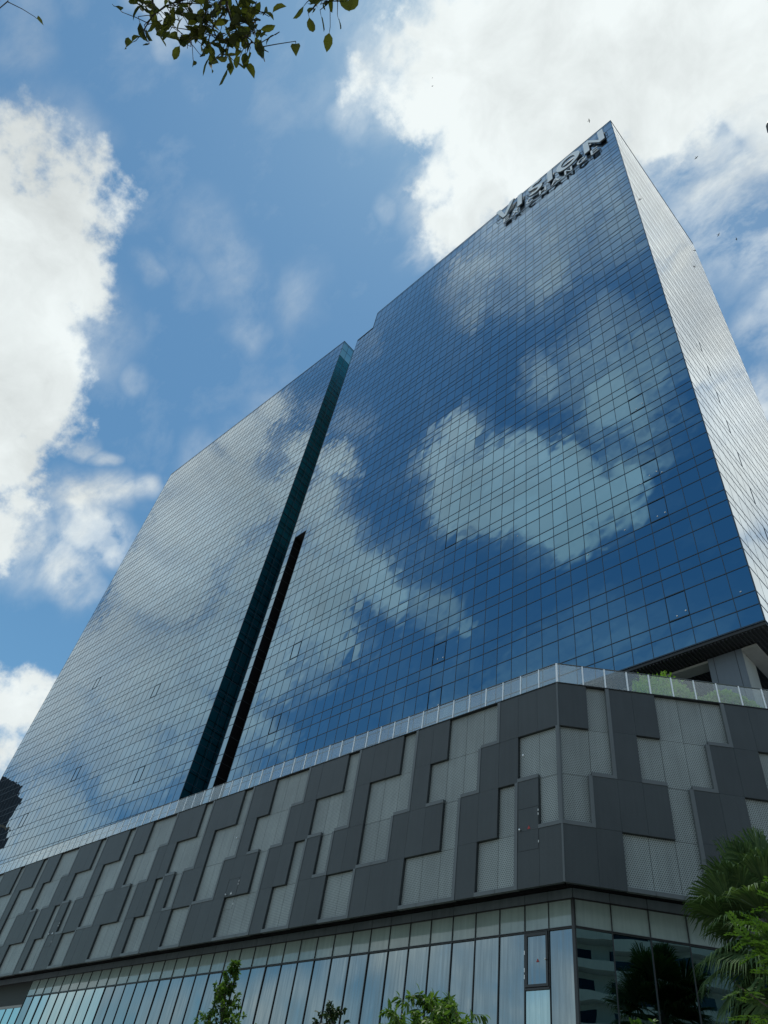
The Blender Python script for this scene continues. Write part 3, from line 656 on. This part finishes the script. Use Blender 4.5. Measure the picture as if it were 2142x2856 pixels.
# glazed base
gx, gy = ins(1.6)
lower = [(0, (gx, gy, ZC), [0, -1.23, -2.45]+[-2.45-1.36*i for i in range(1, 50)]), (1, (gx, gy, ZC), [0]+[1.56*i for i in range(1, 12)])]
REC = -49.7
for fc, lc, ed in lower:
    grid_ = MB()
    for i in range(len(ed)-1):
        x0, x1 = sorted((ed[i], ed[i+1])); g = .012
        b = MB(); b.box(x0+g, x1-g, -.03, .05, 12.12, 12.50); b.build('fascia_panel', 'fascia_metal', PO, lc, FR[fc])
        rec = fc == 0 and x1 < REC+.5
        tilt = lambda: random.gauss(0, .0022)
        def pq(name, mt, z0, z1):
            ta, tb = tilt(), tilt(); b = MB(); xm, zm = (x0+x1)/2, (z0+z1)/2
            b.quad(*[(x, ta*(x-xm)+tb*(z-zm), z) for x, z in ((x0+.02, z0), (x1-.02, z0), (x1-.02, z1), (x0+.02, z1))])
            return b.build(name, mt, PO, lc, FR[fc])
        if not rec:
            pq('spandrel_pane', 'spandrel_glass', 11.02, 12.06)
            glass = 'dark_glass' if fc else ('teal_glass' if -49.7 < x0 < -38 else 'window_glass')
            if fc == 0 and i == 1:
                pq('window_pane', 'teal_glass', 3.6, 8.86)
            else: pq('window_pane', glass, 3.6, 10.94)
        else: pq('window_pane', 'teal_glass', 3.6, 10.26)
        if not rec: grid_.box(x0-.021 if i else x0, x0+.021, -.05, .02, 3.6, 12.10)
        else: grid_.box(x0-.021, x0+.021, -.05, .02, 3.6, 10.26)
    xa, xb = min(ed), max(ed); xr = xa if fc else REC
    for z, t in ((12.085, .035), (10.955, .03), (11.005, .03)): grid_.box(xr, xb, -.06, .02, z-t/2, z+t/2)
    grid_.box(min(0, ed[1]) if fc else -.07, .07 if not fc else .07, -.065, .02, 3.6, 12.08) if fc == 0 else grid_.box(0, .07, -.065, .02, 3.6, 12.08)
    grid_.build('window_mullions', 'mullion_low', PO, lc, FR[fc])
b = MB(); b.box(min(lower[0][2]), REC, .0, .10, 10.28, 10.46); b.build('ledge', 'concrete', PO, lower[0][1])
b = MB(); b.box(min(lower[0][2]), REC, .09, .1, 10.46, 12.1); b.build('recess_wall', 'recess_shade', PO, lower[0][1])  # shallow wall, its depth and shade painted in near-black
# opening casement beside the corner
lc = lower[0][1]
b = MB()
for q in ((-2.41, -2.31, 8.9, 10.92), (-1.37, -1.27, 8.9, 10.92), (-2.31, -1.37, 8.9, 9.0), (-2.31, -1.37, 10.80, 10.92)): b.box(q[0], q[1], -.075, .02, q[2], q[3])
b.box(-2.45, -1.23, -.07, .02, 8.80, 8.87)
cw = b.build('casement_window', 'mullion_low', PO, lc)
b = MB(); b.quad((-2.31, -.03, 9.0), (-1.37, -.032, 9.0), (-1.37, -.028, 10.8), (-2.31, -.026, 10.8)); b.build('pane', 'window_glass', cw)
def tri_sign(x, z, s, y, parent, mt='red_paint'):
    b = MB(); b.poly_prism([(x-s, z-s*.85), (x+s, z-s*.85), (x, z+s*.95)], y-.012, y); b.build('triangle_sign', mt, parent)
def knob(x, z, r, y, parent):
    b = MB(); pts = [(x, y-.03-.02*k, z) for k in range(3)]; b.tube([(x, y, z), (x, y-.05, z), (x, y-.055, z), (x, y-.09, z)], [r*.5, r*.5, r, r*.8], 10)
    b.build('handle', 'steel_post', parent, smooth=True)
tri_sign(-1.79, 9.86, .07, -.036, cw); knob(-1.36, 9.86, .045, -.07, cw)
for z in (9.2, 9.45, 10.1): 
    b = MB(); b.box(-2.445, -2.415, -.09, -.07, z, z+.16); b.build('hinge', 'steel_post', cw)
# access leaves cut into the perforated cladding
def cladding_door(i, z0, z1, red):
    x0, x1 = span(0, i); b = MB(); t = .014
    b.box(x0+.02, x1-.02, -.006, .0, z0, z0+t); b.box(x0+.02, x1-.02, -.006, .0, z1-t, z1)
    b.box(x0+.02, x0+.02+t, -.006, 0, z0, z1); b.box(x1-.02-t, x1-.02, -.006, 0, z0, z1)
    o = b.build('access_door', 'dark_seam', PO, (0, 0, ZC))
    xm = (x0+x1)/2; zm = (z0+z1)/2
    tri_sign(xm+.05, zm+.05, .085, -.003, o, 'red_paint' if red else 'white_paint'); knob(x0+.16, zm, .05, -.003, o)
    for z in (z1-.45, z1-.27, z0+.25):
        b = MB(); b.box(x1-.03, x1+.0, -.03, -.006, z, z+.1); b.build('hinge', 'white_paint', o)
cladding_door(1, 13.67, 15.61, True); cladding_door(20, 13.75, 15.6, False); cladding_door(40, 13.75, 15.6, False)
for (x, z) in ((-2.16, 18.4), (-25.14, 18.43)): 
    b = MB(); b.tube([(x, .16, z), (x, .1, z)], [.05, .045], 10); b.build('handle', 'steel_post', PO, (0, 0, ZC))

# ---------------------------------------------------------------- glass balustrade on the terrace edge
BA = thing('glass_balustrade', 'clear glass balustrade with white posts along the podium terrace edge', 'balustrade', (-17.05, 27.0, ZC+21.845))
posts = [(0, 0.0)]+[(0, -1.13*.985-1.155*i) for i in range(60)]+[(1, 1.34+1.125*i) for i in range(13)]
for fc, x in posts:
    b = MB(); w = .034 if x else .05; b.box(x-w, x+w, .02, .10, 0, 1.17); b.build('post', 'steel_post', BA, (0, 0, 0), FR[fc] if x else A*.5)
for fc in (0, 1):
    xs = sorted([x for f, x in posts if f == fc or x == 0])
    for k in range(len(xs)-1):
        b = MB(); b.box(xs[k]+.045, xs[k+1]-.045, .055, .067, .0, 1.15); b.build('glass_pane', 'rail_glass', BA, (0, 0, 0), FR[fc])
    b = MB(); b.box(xs[0], xs[-1], .03, .09, 1.17, 1.205); b.build('top_rail', 'trim_metal', BA, (0, 0, 0), FR[fc])

# ---------------------------------------------------------------- trees and plants
def rv(s=1.): return Vector((random.gauss(0, s), random.gauss(0, s), random.gauss(0, s)))
def leafy(root_name, label, cat, base, H, trunk_r, prof, z_lo, n_limb, leaf_n, leaf_l, leaf_w, mt, seed, group=None, droop=.35, up=.55, twig_r=.006, clump=.16):
    """trunk with limbs whose length follows prof(t), t = 0 at the lowest limb and 1 at the top; leaves in sprays along the twigs"""
    random.seed(seed)
    t = thing(root_name, label, cat, base, group)
    wood, crown = MB(), MB(); pts = [Vector((0, 0, -.05))]; n = 9
    for i in range(1, n+1): pts.append(Vector((random.gauss(0, .012)*H, random.gauss(0, .012)*H, H*.97*i/n)))
    wood.tube(pts, [trunk_r*(1-.88*i/n) for i in range(n+1)], 8)
    def at(z):
        f = max(0, min(n-.001, z/(H*.97)*n)); i = int(f); return pts[i].lerp(pts[i+1], f-i)
    def spray(p, d, L, k):
        q = [p, p+d*L*.5+rv(.02), p+d*L+Vector((0, 0, -L*.12))]
        wood.tube(q, [twig_r, twig_r*.7, twig_r*.4], 4, cap=False)
        for j in range(k):
            f = random.uniform(.1, 1.05); o = q[0].lerp(q[1], f*2) if f < .5 else q[1].lerp(q[2], min(1.1, f*2-1))
            a = (d*.5+rv(.6)+Vector((0, 0, -droop))).normalized()
            sdv = a.cross(Vector((random.gauss(0, .4), random.gauss(0, .4), 1)))
            if sdv.length < .05: sdv = Vector((1, 0, 0))
            s = random.uniform(.65, 1.2)
            crown.leaf(o+rv(.015), a, sdv.normalized(), leaf_l*s, leaf_w*s, random.uniform(-.2, .4))
    for i in range(n_limb):
        f = (i+random.random())/n_limb; z = z_lo+(H-z_lo)*f*.98; R = prof(f)*random.uniform(.6, 1.15)
        a = i*2.399+random.gauss(0, .35); p0 = at(z*.96 if f < .9 else z)
        end = Vector((math.cos(a)*R, math.sin(a)*R, z-p0.z*0+up*R*random.uniform(.5, 1.1)+.05)); end.x += p0.x; end.y += p0.y
        mid = p0.lerp(end, .5)+Vector((0, 0, -.06*R))+rv(.03*R)
        wood.tube([p0, mid, end], [max(twig_r*1.5, trunk_r*.32*(1-f*.7)), twig_r*1.6, twig_r], 5, cap=False)
        m_ = max(2, int(R*5))
        for k in range(m_+1):
            g_ = .3+.7*k/m_; o = p0.lerp(mid, g_*2) if g_ < .5 else mid.lerp(end, g_*2-1)
            d = ((end-p0).normalized()*.6+rv(.55)+Vector((0, 0, .2))).normalized()
            spray(o, d, max(.12, R*random.uniform(.22, .5)), leaf_n)
    for k in range(6): spray(at(H*.97), (rv(.5)+Vector((0, 0, 1))).normalized(), clump*2, leaf_n)
    wood.build('trunk', 'bark', t); crown.build('crown', mt, t)
    return t
TG = 'young street trees in the planting bed'
leafy('conical_tree', 'slim cone-shaped young tree with small green leaves against the left of the podium windows', 'tree', (-31.48, 21.9, .12), 10.2, .10,
      lambda f: 1.5*(1-f)**.9+.12, 4.6, 84, 15, .19, .095, 'leaf_mid', 11, TG, up=.35)
leafy('young_tree', 'small leafy treetop just right of the cone-shaped tree at the lower edge', 'tree', (-28.9, 23.3, .12), 7.4, .09,
      lambda f: 1.5*(1-f*f)**.5+.15, 5.2, 40, 16, .2, .1, 'leaf_mid', 12, TG)
leafy('sapling', 'thin dark-leaved sapling tip rising alone in front of the podium windows', 'sapling', (-19.86, 17.95, .12), 6.85, .045,
      lambda f: .5*(1-f)**.5+.12, 5.2, 26, 9, .15, .10, 'leaf_shade', 13, TG, clump=.1)
leafy('bushy_tree', 'bushy bright green young tree with long drooping leaves near the glazed corner', 'tree', (-14.1, 16.0, .12), 6.35, .075,
      lambda f: 1.12*(1-f**2.2)**.7+.2, 3.8, 52, 17, .24, .078, 'leaf_mid', 14, TG, droop=.7, up=.5)
leafy('low_shrub', 'low green shrub top below the dark corner windows, left of the fan palm', 'shrub', (-6.45, 12.05, .12), 4.5, .05,
      lambda f: .42*(1-f*f)**.5+.1, 3.2, 20, 9, .12, .06, 'leaf_bright', 15, TG)
# feathery bright tree at the right edge
def feathery(base, H, seed):
    random.seed(seed)
    t = thing('feathery_tree', 'bright green feathery-leaved tree in front of the fan palm at the right edge', 'tree', base, TG)
    wood, crown = MB(), MB(); wood.tube([(0, 0, -.05), (.05, .02, 1.8), (-.02, .05, 3.2), (.05, 0, H*.8)], [.11, .09, .07, .03], 8)
    for i in range(120):
        z = 2.0+(H-2.35)*random.random()**.8; R = 1.6*math.sqrt(max(.08, 1-((z-3.9)/2.4)**2))*random.uniform(.45, 1.08)
        a = i*2.399+random.gauss(0, .3); p0 = Vector((.02, .02, min(z*.8, H*.78)))
        end = Vector((math.cos(a)*R, math.sin(a)*R, z)); mid = p0.lerp(end, .5)+Vector((0, 0, .12))+rv(.05)
        wood.tube([p0, mid, end], [.022, .014, .007], 5, cap=False)
        for k in range(13):
            o = mid.lerp(end, random.uniform(.1, 1.0)); d = ((end-p0)*.35/R+rv(.5)+Vector((0, 0, .05))); d.z *= .45; d.normalize()
            L = random.uniform(.28, .48); s_ = d.cross(Vector((0, 0, 1))).normalized()
            for q in range(9):                                   # leaflets in pairs along the frond
                f = .15+.85*q/9
                for sg in (-1, 1):
                    dd_ = (d*.55+s_*sg*.85+Vector((0, 0, random.uniform(-.3, .1)))).normalized()
                    crown.leaf(o+d*L*f+Vector((0, 0, -.12*f*f*L)), dd_, d, .105*(1-.4*f)*random.uniform(.8, 1.2), .042, .1)
    wood.build('trunk', 'bark', t); crown.build('crown', 'leaf_bright', t)
feathery((-2.75, 10.9, 0.0), 6.1, 21)
# fan palm
def fan_palm(base, H, seed, S):
    random.seed(seed)
    t = thing('fan_palm', 'tall dark green fan palm with a skirt of hanging fronds beside the podium corner', 'palm', base)
    tr = MB(); ps = [Vector((0, 0, -.05))]+[Vector((random.gauss(0, .02), random.gauss(0, .02), H*k/10)) for k in range(1, 11)]
    tr.tube(ps, [.24-.006*k for k in range(11)], 10)
    for k in range(60):
        z = H*.3+H*.69*k/60; a = k*2.4; p = Vector((math.cos(a)*.19, math.sin(a)*.19, z))
        tr.leaf(p, Vector((math.cos(a)*.5, math.sin(a)*.5, .7)), Vector((-math.sin(a), math.cos(a), 0)), .42, .2)
    tr.build('trunk', 'bark', t)
    def frond(z, az, el, pet, R, mt, wilt, name='frond'):
        pet *= S; R *= S; b = MB(); d = Vector((math.cos(az)*math.cos(el), math.sin(az)*math.cos(el), math.sin(el)))
        o = Vector((0, 0, z)); tip = o+d*pet+Vector((0, 0, -.10*pet))
        b.tube([o+d*.1, o+d*pet*.55+Vector((0, 0, .03)), tip], [.04, .028, .02], 5, cap=False)
        sd_ = d.cross(Vector((0, 0, 1)))
        sd_ = sd_.normalized() if sd_.length > .05 else Vector((1, 0, 0))
        roll = random.gauss(0, .35); up_ = sd_.cross(d)
        sd_, up_ = sd_*math.cos(roll)+up_*math.sin(roll), up_*math.cos(roll)-sd_*math.sin(roll)
        nl = 54
        for k in range(nl):
            a = RAD(-108+216*k/(nl-1))+random.gauss(0, .02); ld = d*math.cos(a)+sd_*math.sin(a)+up_*(.18*abs(math.sin(a))+.10)
            L = R*(.86+.14*math.cos(a))*random.uniform(.9, 1.05); ld.normalize()
            w = .0225*R+.008; pw = (ld.cross(up_)).normalized()
            p1 = tip+ld*L*.5; p2 = tip+ld*L*.8+Vector((0, 0, -wilt*L*.10)); p3 = tip+ld*L*random.uniform(.93, 1.0)+Vector((0, 0, -wilt*L*random.uniform(.22, .42)))+rv(.02)
            n = len(b.v); fold = up_*w*.35
            b.v += [tuple(q) for q in (tip, p1-pw*w, p1+fold, p1+pw*w, p2-pw*w*.6, p2+fold*.5, p2+pw*w*.6, p3)]
            for q in ((0, 2, 1), (0, 3, 2), (1, 2, 5, 4), (2, 3, 6, 5), (4, 5, 7), (5, 6, 7)): b.f.append(tuple(n+i for i in q)); b.mi.append(0)
        return b.build(name, mt, t)
    for k in range(50):                                          # crown to skirt: from upright to hanging
        f = k/49; el = RAD(78-140*f+random.gauss(0, 8)); az = k*2.399+random.gauss(0, .25)
        frond(H-.3-.9*S*f, az, el, random.uniform(.7, 1.0)*(1-.12*f), random.uniform(.85, 1.08), 'leaf_palm', .5+.9*f)
    for k in range(22):
        az = 1.1+k*2.399; frond(H-(1.1+2.2*random.random())*S, az, RAD(-30-38*random.random()), random.uniform(.6, .9), random.uniform(.6, .8), 'leaf_palm', 1.5)
    for k in range(8):
        frond(H-(1.25+.07*k)*S, RAD(172)+k*.13, RAD(-38-random.random()*14), .85, .5, 'leaf_dead', 2., 'dead_frond')
fan_palm((-9.45, 27.6, 0.0), 12.35, 5, 1.72)
# shrubs on the terrace behind the balustrade
def shrub(x, y, z, rx, ry, h, label, seed, leaf=.15, n=2600, mt='leaf_shrub', rz=0.):
    random.seed(seed)
    t = thing('terrace_shrub', label, 'shrub', (x, y, z), 'shrubs behind the terrace balustrade', rz); b = MB(); w = MB()
    m_ = 22
    for q in range(m_):
        a = q*2.399; f = (q+.5)/m_; el = math.asin(1-f*.98); d = Vector((math.cos(a)*math.cos(el), math.sin(a)*math.cos(el), math.sin(el)))*random.uniform(.62, .82)
        c_ = Vector((d.x*rx, d.y*ry, .08*h+d.z*h*.78)); r_ = random.uniform(.24, .34)
        w.tube([(0, 0, -.02), c_*.5, c_], [.04, .025, .012], 5, cap=False)
        for k in range(n//m_):
            e = rv().normalized(); rr = r_*(.5+.6*random.random()); p = c_+Vector((e.x*rr*rx, e.y*rr*ry, e.z*rr*h*.7))
            if p.z < .03: continue
            a_ = (e+rv(.5)+Vector((0, 0, .2))).normalized(); s_ = a_.cross(rv().normalized())
            if s_.length > .05: b.leaf(p, a_, s_.normalized(), leaf*random.uniform(.6, 1.2), leaf*.55, .2)
    w.build('stems', 'bark', t); b.build('foliage', mt, t)
TZ = ZC+21.80
shrub(-14.24, 33.0, TZ, 1.85, 1.4, 3.45, 'larger rounded green terrace shrub, its top above the rail left of the column', 31, .22, 6500, rz=A)
shrub(-11.25, 33.9, TZ, 1.45, .72, 1.75, 'lime green rounded shrub behind the rail at the foot of the grey column', 32, .18, 4600, rz=A)
shrub(-39.9, 28.6, TZ, .55, .55, 1.3, 'small terrace shrub behind glass left of its twin, nearer the dark slot', 33, .12, 900)
shrub(-35.3, 28.6, TZ, .5, .5, 1.15, 'small terrace shrub behind glass right of its twin, farther from the dark slot', 34, .12, 800)

# tree overhead: trunk behind the viewer, one bough reaching over
def overhead_tree():
    random.seed(41)
    t = thing('overhanging_tree', 'tree overhead whose leafy twigs hang into the sky at the top edge', 'tree', (2.4, -4.2, 0))
    O = Vector((2.4, -4.2, 0)); LIFT = Vector((.06, -.085, .095)); wood = MB(); b = MB(); org = MB()
    wood.tube([(0, 0, -.05), (.05, -.03, 1.6), (-.06, .05, 3.3), (-.35, .4, 4.8), (-.9, .9, 6.1)], [.19, .16, .14, .11, .085], 10)
    wood.tube([(-.9, .9, 6.1), (-2.0, 2.0, 6.75), (-3.1, 2.95, 6.75), (-3.85, 3.45, 6.6)], [.085, .06, .035, .018], 8, cap=False)
    wood.tube([(-2.0, 2.0, 6.75), (-2.9, 3.2, 6.75), (-3.55, 3.72, 6.57)], [.04, .025, .012], 7, cap=False)
    wood.tube([(-2.6, 2.55, 6.75), (-3.7, 2.9, 6.35), (-4.5, 2.85, 5.92)], [.03, .018, .01], 7, cap=False)
    wood.tube([(-.3, .35, 4.6), (.5, -.5, 6.2), (.9, -1.2, 7.4)], [.1, .06, .03], 8, cap=False)
    T = {'a': [(-1.49,-0.74,6.53),(-1.57,-0.63,6.41),(-1.64,-0.54,6.29),(-1.67,-0.45,6.24),(-1.66,-0.38,6.19),(-1.65,-0.32,6.15)],
     'b': [(-1.50,-0.78,6.58),(-1.68,-0.70,6.36),(-1.74,-0.69,6.24),(-1.81,-0.73,6.20),(-1.85,-0.75,6.13),(-1.91,-0.76,6.05),(-1.98,-0.74,5.96)],
     'c': [(-1.62,-0.88,6.45),(-1.84,-0.86,6.17),(-1.88,-0.86,6.15),(-1.92,-0.84,6.08)], 'c2': [(-1.88,-0.85,6.16),(-1.89,-0.79,6.11)],
     'd': [(-1.50,-0.70,6.52),(-1.55,-0.55,6.32),(-1.56,-0.49,6.33),(-1.55,-0.41,6.28)], 'e': [(-1.62,-0.57,6.27),(-1.75,-0.56,6.14),(-1.83,-0.56,6.11),(-1.86,-0.57,6.04)],
     'f': [(-1.65,-0.53,6.29),(-1.74,-0.51,6.15),(-1.75,-0.42,6.10),(-1.74,-0.37,6.06)], 'g': [(-1.55,-0.65,6.42),(-1.67,-0.62,6.22),(-1.73,-0.57,6.15),(-1.75,-0.49,6.10)],
     'g2': [(-1.65,-0.40,6.20),(-1.62,-0.33,6.16),(-1.60,-0.27,6.12)], 'g3': [(-1.66,-0.46,6.24),(-1.59,-0.41,6.22),(-1.59,-0.33,6.17)],
     'h': [(-1.17,-0.48,6.57),(-1.18,-0.23,6.45),(-1.15,-0.14,6.41)], 'h2': [(-1.17,-0.36,6.50),(-1.22,-0.22,6.44),(-1.23,-0.16,6.39)], 'h3': [(-1.17,-0.46,6.55),(-1.26,-0.31,6.43),(-1.27,-0.23,6.38)],
     'k': [(-2.10,-1.36,5.92),(-2.28,-1.35,5.84),(-2.32,-1.31,5.83)]}
    N_ = {'a': 22, 'b': 32, 'c': 12, 'c2': 7, 'd': 16, 'e': 26, 'f': 20, 'g': 30, 'g2': 12, 'g3': 15, 'h': 18, 'h2': 15, 'h3': 15, 'k': 6}
    def put(p, mb=None, sc_=1.):
        a = (rv(.55)+Vector((-.12, .12, -.75))).normalized(); s_ = a.cross(rv().normalized())
        if s_.length < .1: s_ = a.cross(Vector((1, .3, 0)))
        q = p+a*.03; wood.tube([p, q], [.0022, .0016], 4, cap=False)
        L = random.uniform(.072, .112)*sc_
        (mb or b).leaf(q, a, s_.normalized(), L, L*random.uniform(.42, .55), random.uniform(-.3, .5), fine=True)
    for key, pl in T.items():
        pl = [Vector(p)-O+LIFT*(.45 if key != 'k' else 0) for p in pl]; r0 = .011 if key in 'ab' else .006
        wood.tube(pl, [r0*(1-.75*i/(len(pl)-1)) for i in range(len(pl))], 6)
        for k in range(N_[key]):
            f = random.uniform(.12 if key not in 'hk' else .35, 1.0)**.8*(len(pl)-1); i = min(len(pl)-2, int(f)); p = pl[i].lerp(pl[i+1], f-i)
            d = rv(.055); q = p+d; wood.tube([p, p+d*.5+Vector((0, 0, .01)), q], [.003, .0025, .002], 4, cap=False); put(q)
    for p in ((-1.555, -.375, 6.27), (-1.545, -.405, 6.29)): put(Vector(p)-O+LIFT*.45, org, .6)
    for k in range(700):                                         # the rest of the crown, behind the viewer
        p = Vector((random.gauss(-.6, 1.5), random.gauss(.3, 1.2), random.gauss(7.6, .7)))
        if p.y > .8 or p.x < -2.2: continue
        put(p, None, 1.25)
    wood.build('trunk', 'twig', t); cr = b.build('crown', 'leaf_over', t); org.build('autumn_leaf', 'leaf_orange', t)
overhead_tree()

# ---------------------------------------------------------------- street lamp at the right edge
def lamp():
    t = thing('street_lamp', 'dark grey street lamp head poking in at the right edge of the sky', 'street lamp', (4.4, 6.0, 0))
    b = MB(); b.tube([(0, 0, 0), (0, 0, .5), (0, 0, .55), (0, 0, 8.4)], [.11, .11, .075, .05], 14); b.build('pole', 'lamp_metal', t, smooth=True)
    hd = Vector((.43+.02, 2.60, 8.08))-Vector((4.4, 6.0, 0)); u = Vector((hd.x, hd.y, 0)).normalized(); L = math.hypot(hd.x, hd.y)
    b = MB(); b.tube([(0, 0, 8.3)]+[tuple(u*L*f+Vector((0, 0, 8.3+.12*math.sin(f*3.1)-.25*f))) for f in (.15, .35, .6, .8)], [.04, .036, .032, .03, .028], 10); b.build('arm', 'lamp_metal', t, smooth=True)
    b = MB(); s_ = Vector((-u.y, u.x, 0)); n = 14; prof = [(.0, .05), (.05, .085), (.2, .115), (.5, .125), (.75, .115), (.9, .09), (.97, .055), (1.0, .012)]
    x0 = L-.78
    for f, r in prof:
        c = u*(x0+.80*f)+Vector((0, 0, 8.08)); 
        for k in range(n):
            w = 2*math.pi*k/n; b.v.append(tuple(c+s_*r*math.cos(w)+Vector((0, 0, r*.55*math.sin(w)))))
    for i in range(len(prof)-1):
        for k in range(n): b.f.append((i*n+k, i*n+(k+1) % n, (i+1)*n+(k+1) % n, (i+1)*n+k)); b.mi.append(0)
    b.f += [tuple(range(n)), tuple((len(prof)-1)*n+k for k in range(n))]; b.mi += [0, 0]
    hd_o = b.build('lamp_head', 'lamp_metal', t, smooth=True)
    b = MB(); pts = [u*(x0+.80*f)+s_*g_+Vector((0, 0, 8.08-.068)) for f, g_ in ((.2, -.07), (.75, -.07), (.85, 0), (.75, .07), (.2, .07))]
    n = len(pts); b.v = [tuple(p) for p in pts]+[tuple(p-Vector((0, 0, .02))) for p in pts]
    b.f = [tuple(range(n)), tuple(range(n, 2*n))]+[(i, (i+1) % n, n+(i+1) % n, n+i) for i in range(n)]; b.mi = [0]*len(b.f); b.build('lens', 'lamp_lens', hd_o)
lamp()

# ---------------------------------------------------------------- birds
def bird(p, span, az, label):
    o = thing  # one continuous mesh: body, tail and two raised wings
    b = MB(); L = span*.5
    b.tube([(-L*.5, 0, 0), (-L*.3, 0, .0), (0, 0, .01), (L*.35, 0, .02), (L*.5, 0, .02)], [L*.02, L*.07, L*.11, L*.08, L*.02], 7)
    for s in (-1, 1):
        q = [(L*.18, s*L*.06, .03*L), (L*.22, s*L*.55, .22*L), (-L*.02, s*L, .16*L), (-L*.12, s*L*.5, .18*L), (-L*.16, s*L*.06, .02*L)]
        n = len(b.v); b.v += q; b.f.append(tuple(n+i for i in range(5))); b.mi.append(0)
    n = len(b.v); b.v += [(-L*.4, 0, .01), (-L*.75, L*.12, .01), (-L*.75, -L*.12, .01)]; b.f.append((n, n+1, n+2)); b.mi.append(0)
    m_ = b.build('bird', 'feather', None, p, az); m_['label'] = label; m_['category'] = 'bird'; m_['group'] = 'birds in flight'
bird((-16.09, 47.68, 184.81), 1.03, 0.4, 'small dark bird in flight just left of the tower peak')
bird((-1.78, 60.55, 160.44), 0.92, 1.4, 'small dark bird in flight in the blue gap right of the tower peak')
bird((-5.19, 74.47, 154.33), 0.92, 0.9, 'small dark bird, left one of the close pair right of the tower')
bird((-2.98, 79.16, 157.64), 0.80, 0.2, 'small dark bird, right one of the close pair right of the tower')
bird((-46.97, 23.37, 225.54), 0.69, 2.0, 'tiny dark bird high in the white cloud, lower of two')
bird((-59.71, 28.55, 294.21), 0.57, 1.2, 'faintest tiny bird high in the white cloud, above another')

# ---------------------------------------------------------------- buildings across the road, seen mirrored in the glass
def curved_block():
    t = thing('apartment_building', 'pale block with curved balcony bands mirrored in the dark corner windows', 'building', (44, -11, 0), rz=RAD(237))
    H = 47; n = 22; R = 130
    def ringpt(k, r, z): a = RAD(-17+34*k/n); return (math.sin(a)*r, R-math.cos(a)*r, z)
    w = MB(); 
    for k in range(n):
        w.quad(ringpt(k, R-2, 0), ringpt(k+1, R-2, 0), ringpt(k+1, R-2, H), ringpt(k, R-2, H)); w.quad(ringpt(k, R-2, H), ringpt(k+1, R-2, H), ringpt(k+1, R-16, H), ringpt(k, R-16, H))
        w.quad(ringpt(k+1, R-16, 0), ringpt(k, R-16, 0), ringpt(k, R-16, H), ringpt(k+1, R-16, H))
    for k in (0, n): w.quad(ringpt(k, R-2, 0), ringpt(k, R-16, 0), ringpt(k, R-16, H), ringpt(k, R-2, H))
    w.build('wall', 'pale_render', t)
    for f in range(13):
        z = 3.2+3.5*f; b = MB()
        for k in range(n):
            for z0, z1 in ((z, z+1.15),):
                a, c, d, e = ringpt(k, R, z0), ringpt(k+1, R, z0), ringpt(k+1, R, z1), ringpt(k, R, z1); b.quad(a, c, d, e)
                b.quad(ringpt(k, R-2, z0), ringpt(k+1, R-2, z0), c, a); b.quad(e, d, ringpt(k+1, R-2, z1), ringpt(k, R-2, z1))
        b.build('balcony', 'pale_render', t)
        for k in range(1, n-1, 2):
            b = MB(); b.quad(ringpt(k, R-1.96, z+1.2), ringpt(k+1.3, R-1.96, z+1.2), ringpt(k+1.3, R-1.96, z+2.9), ringpt(k, R-1.96, z+2.9)); b.build('window', 'far_glass', t)
    b = MB()
    for k in range(n):
        b.quad(ringpt(k, R+.3, H), ringpt(k+1, R+.3, H), ringpt(k+1, R+.3, H+.9), ringpt(k, R+.3, H+.9)); b.quad(ringpt(k, R+.3, H), ringpt(k, R-2, H), ringpt(k+1, R-2, H), ringpt(k+1, R+.3, H))
        b.quad(ringpt(k, R+.3, H+.9), ringpt(k+1, R+.3, H+.9), ringpt(k+1, R-2, H+.9), ringpt(k, R-2, H+.9))
    b.build('parapet', 'pale_render', t)
curved_block()
def far_hotel():
    t = thing('hotel_building', 'brown and dark glass hotel mirrored at the left end of the tower glass', 'building', (-180.5, 9.8, 0))
    b = MB(); b.box(-44, 0, 0, 24, 0, 58.6); b.build('wall', 'tan_render', t)
    for f in range(8):
        b = MB(); b.box(-43.6, .25, -.25, 23.6, 8.2+6.6*f, 11.8+6.6*f); b.build('window_band', 'dark_cladding', t)
    b = MB(); b.box(-40, -1.5, .5, 20, 58.61, 66); b.box(-36, -3, 1.5, 17, 66, 69); b.build('penthouse', 'dark_cladding', t)
far_hotel()
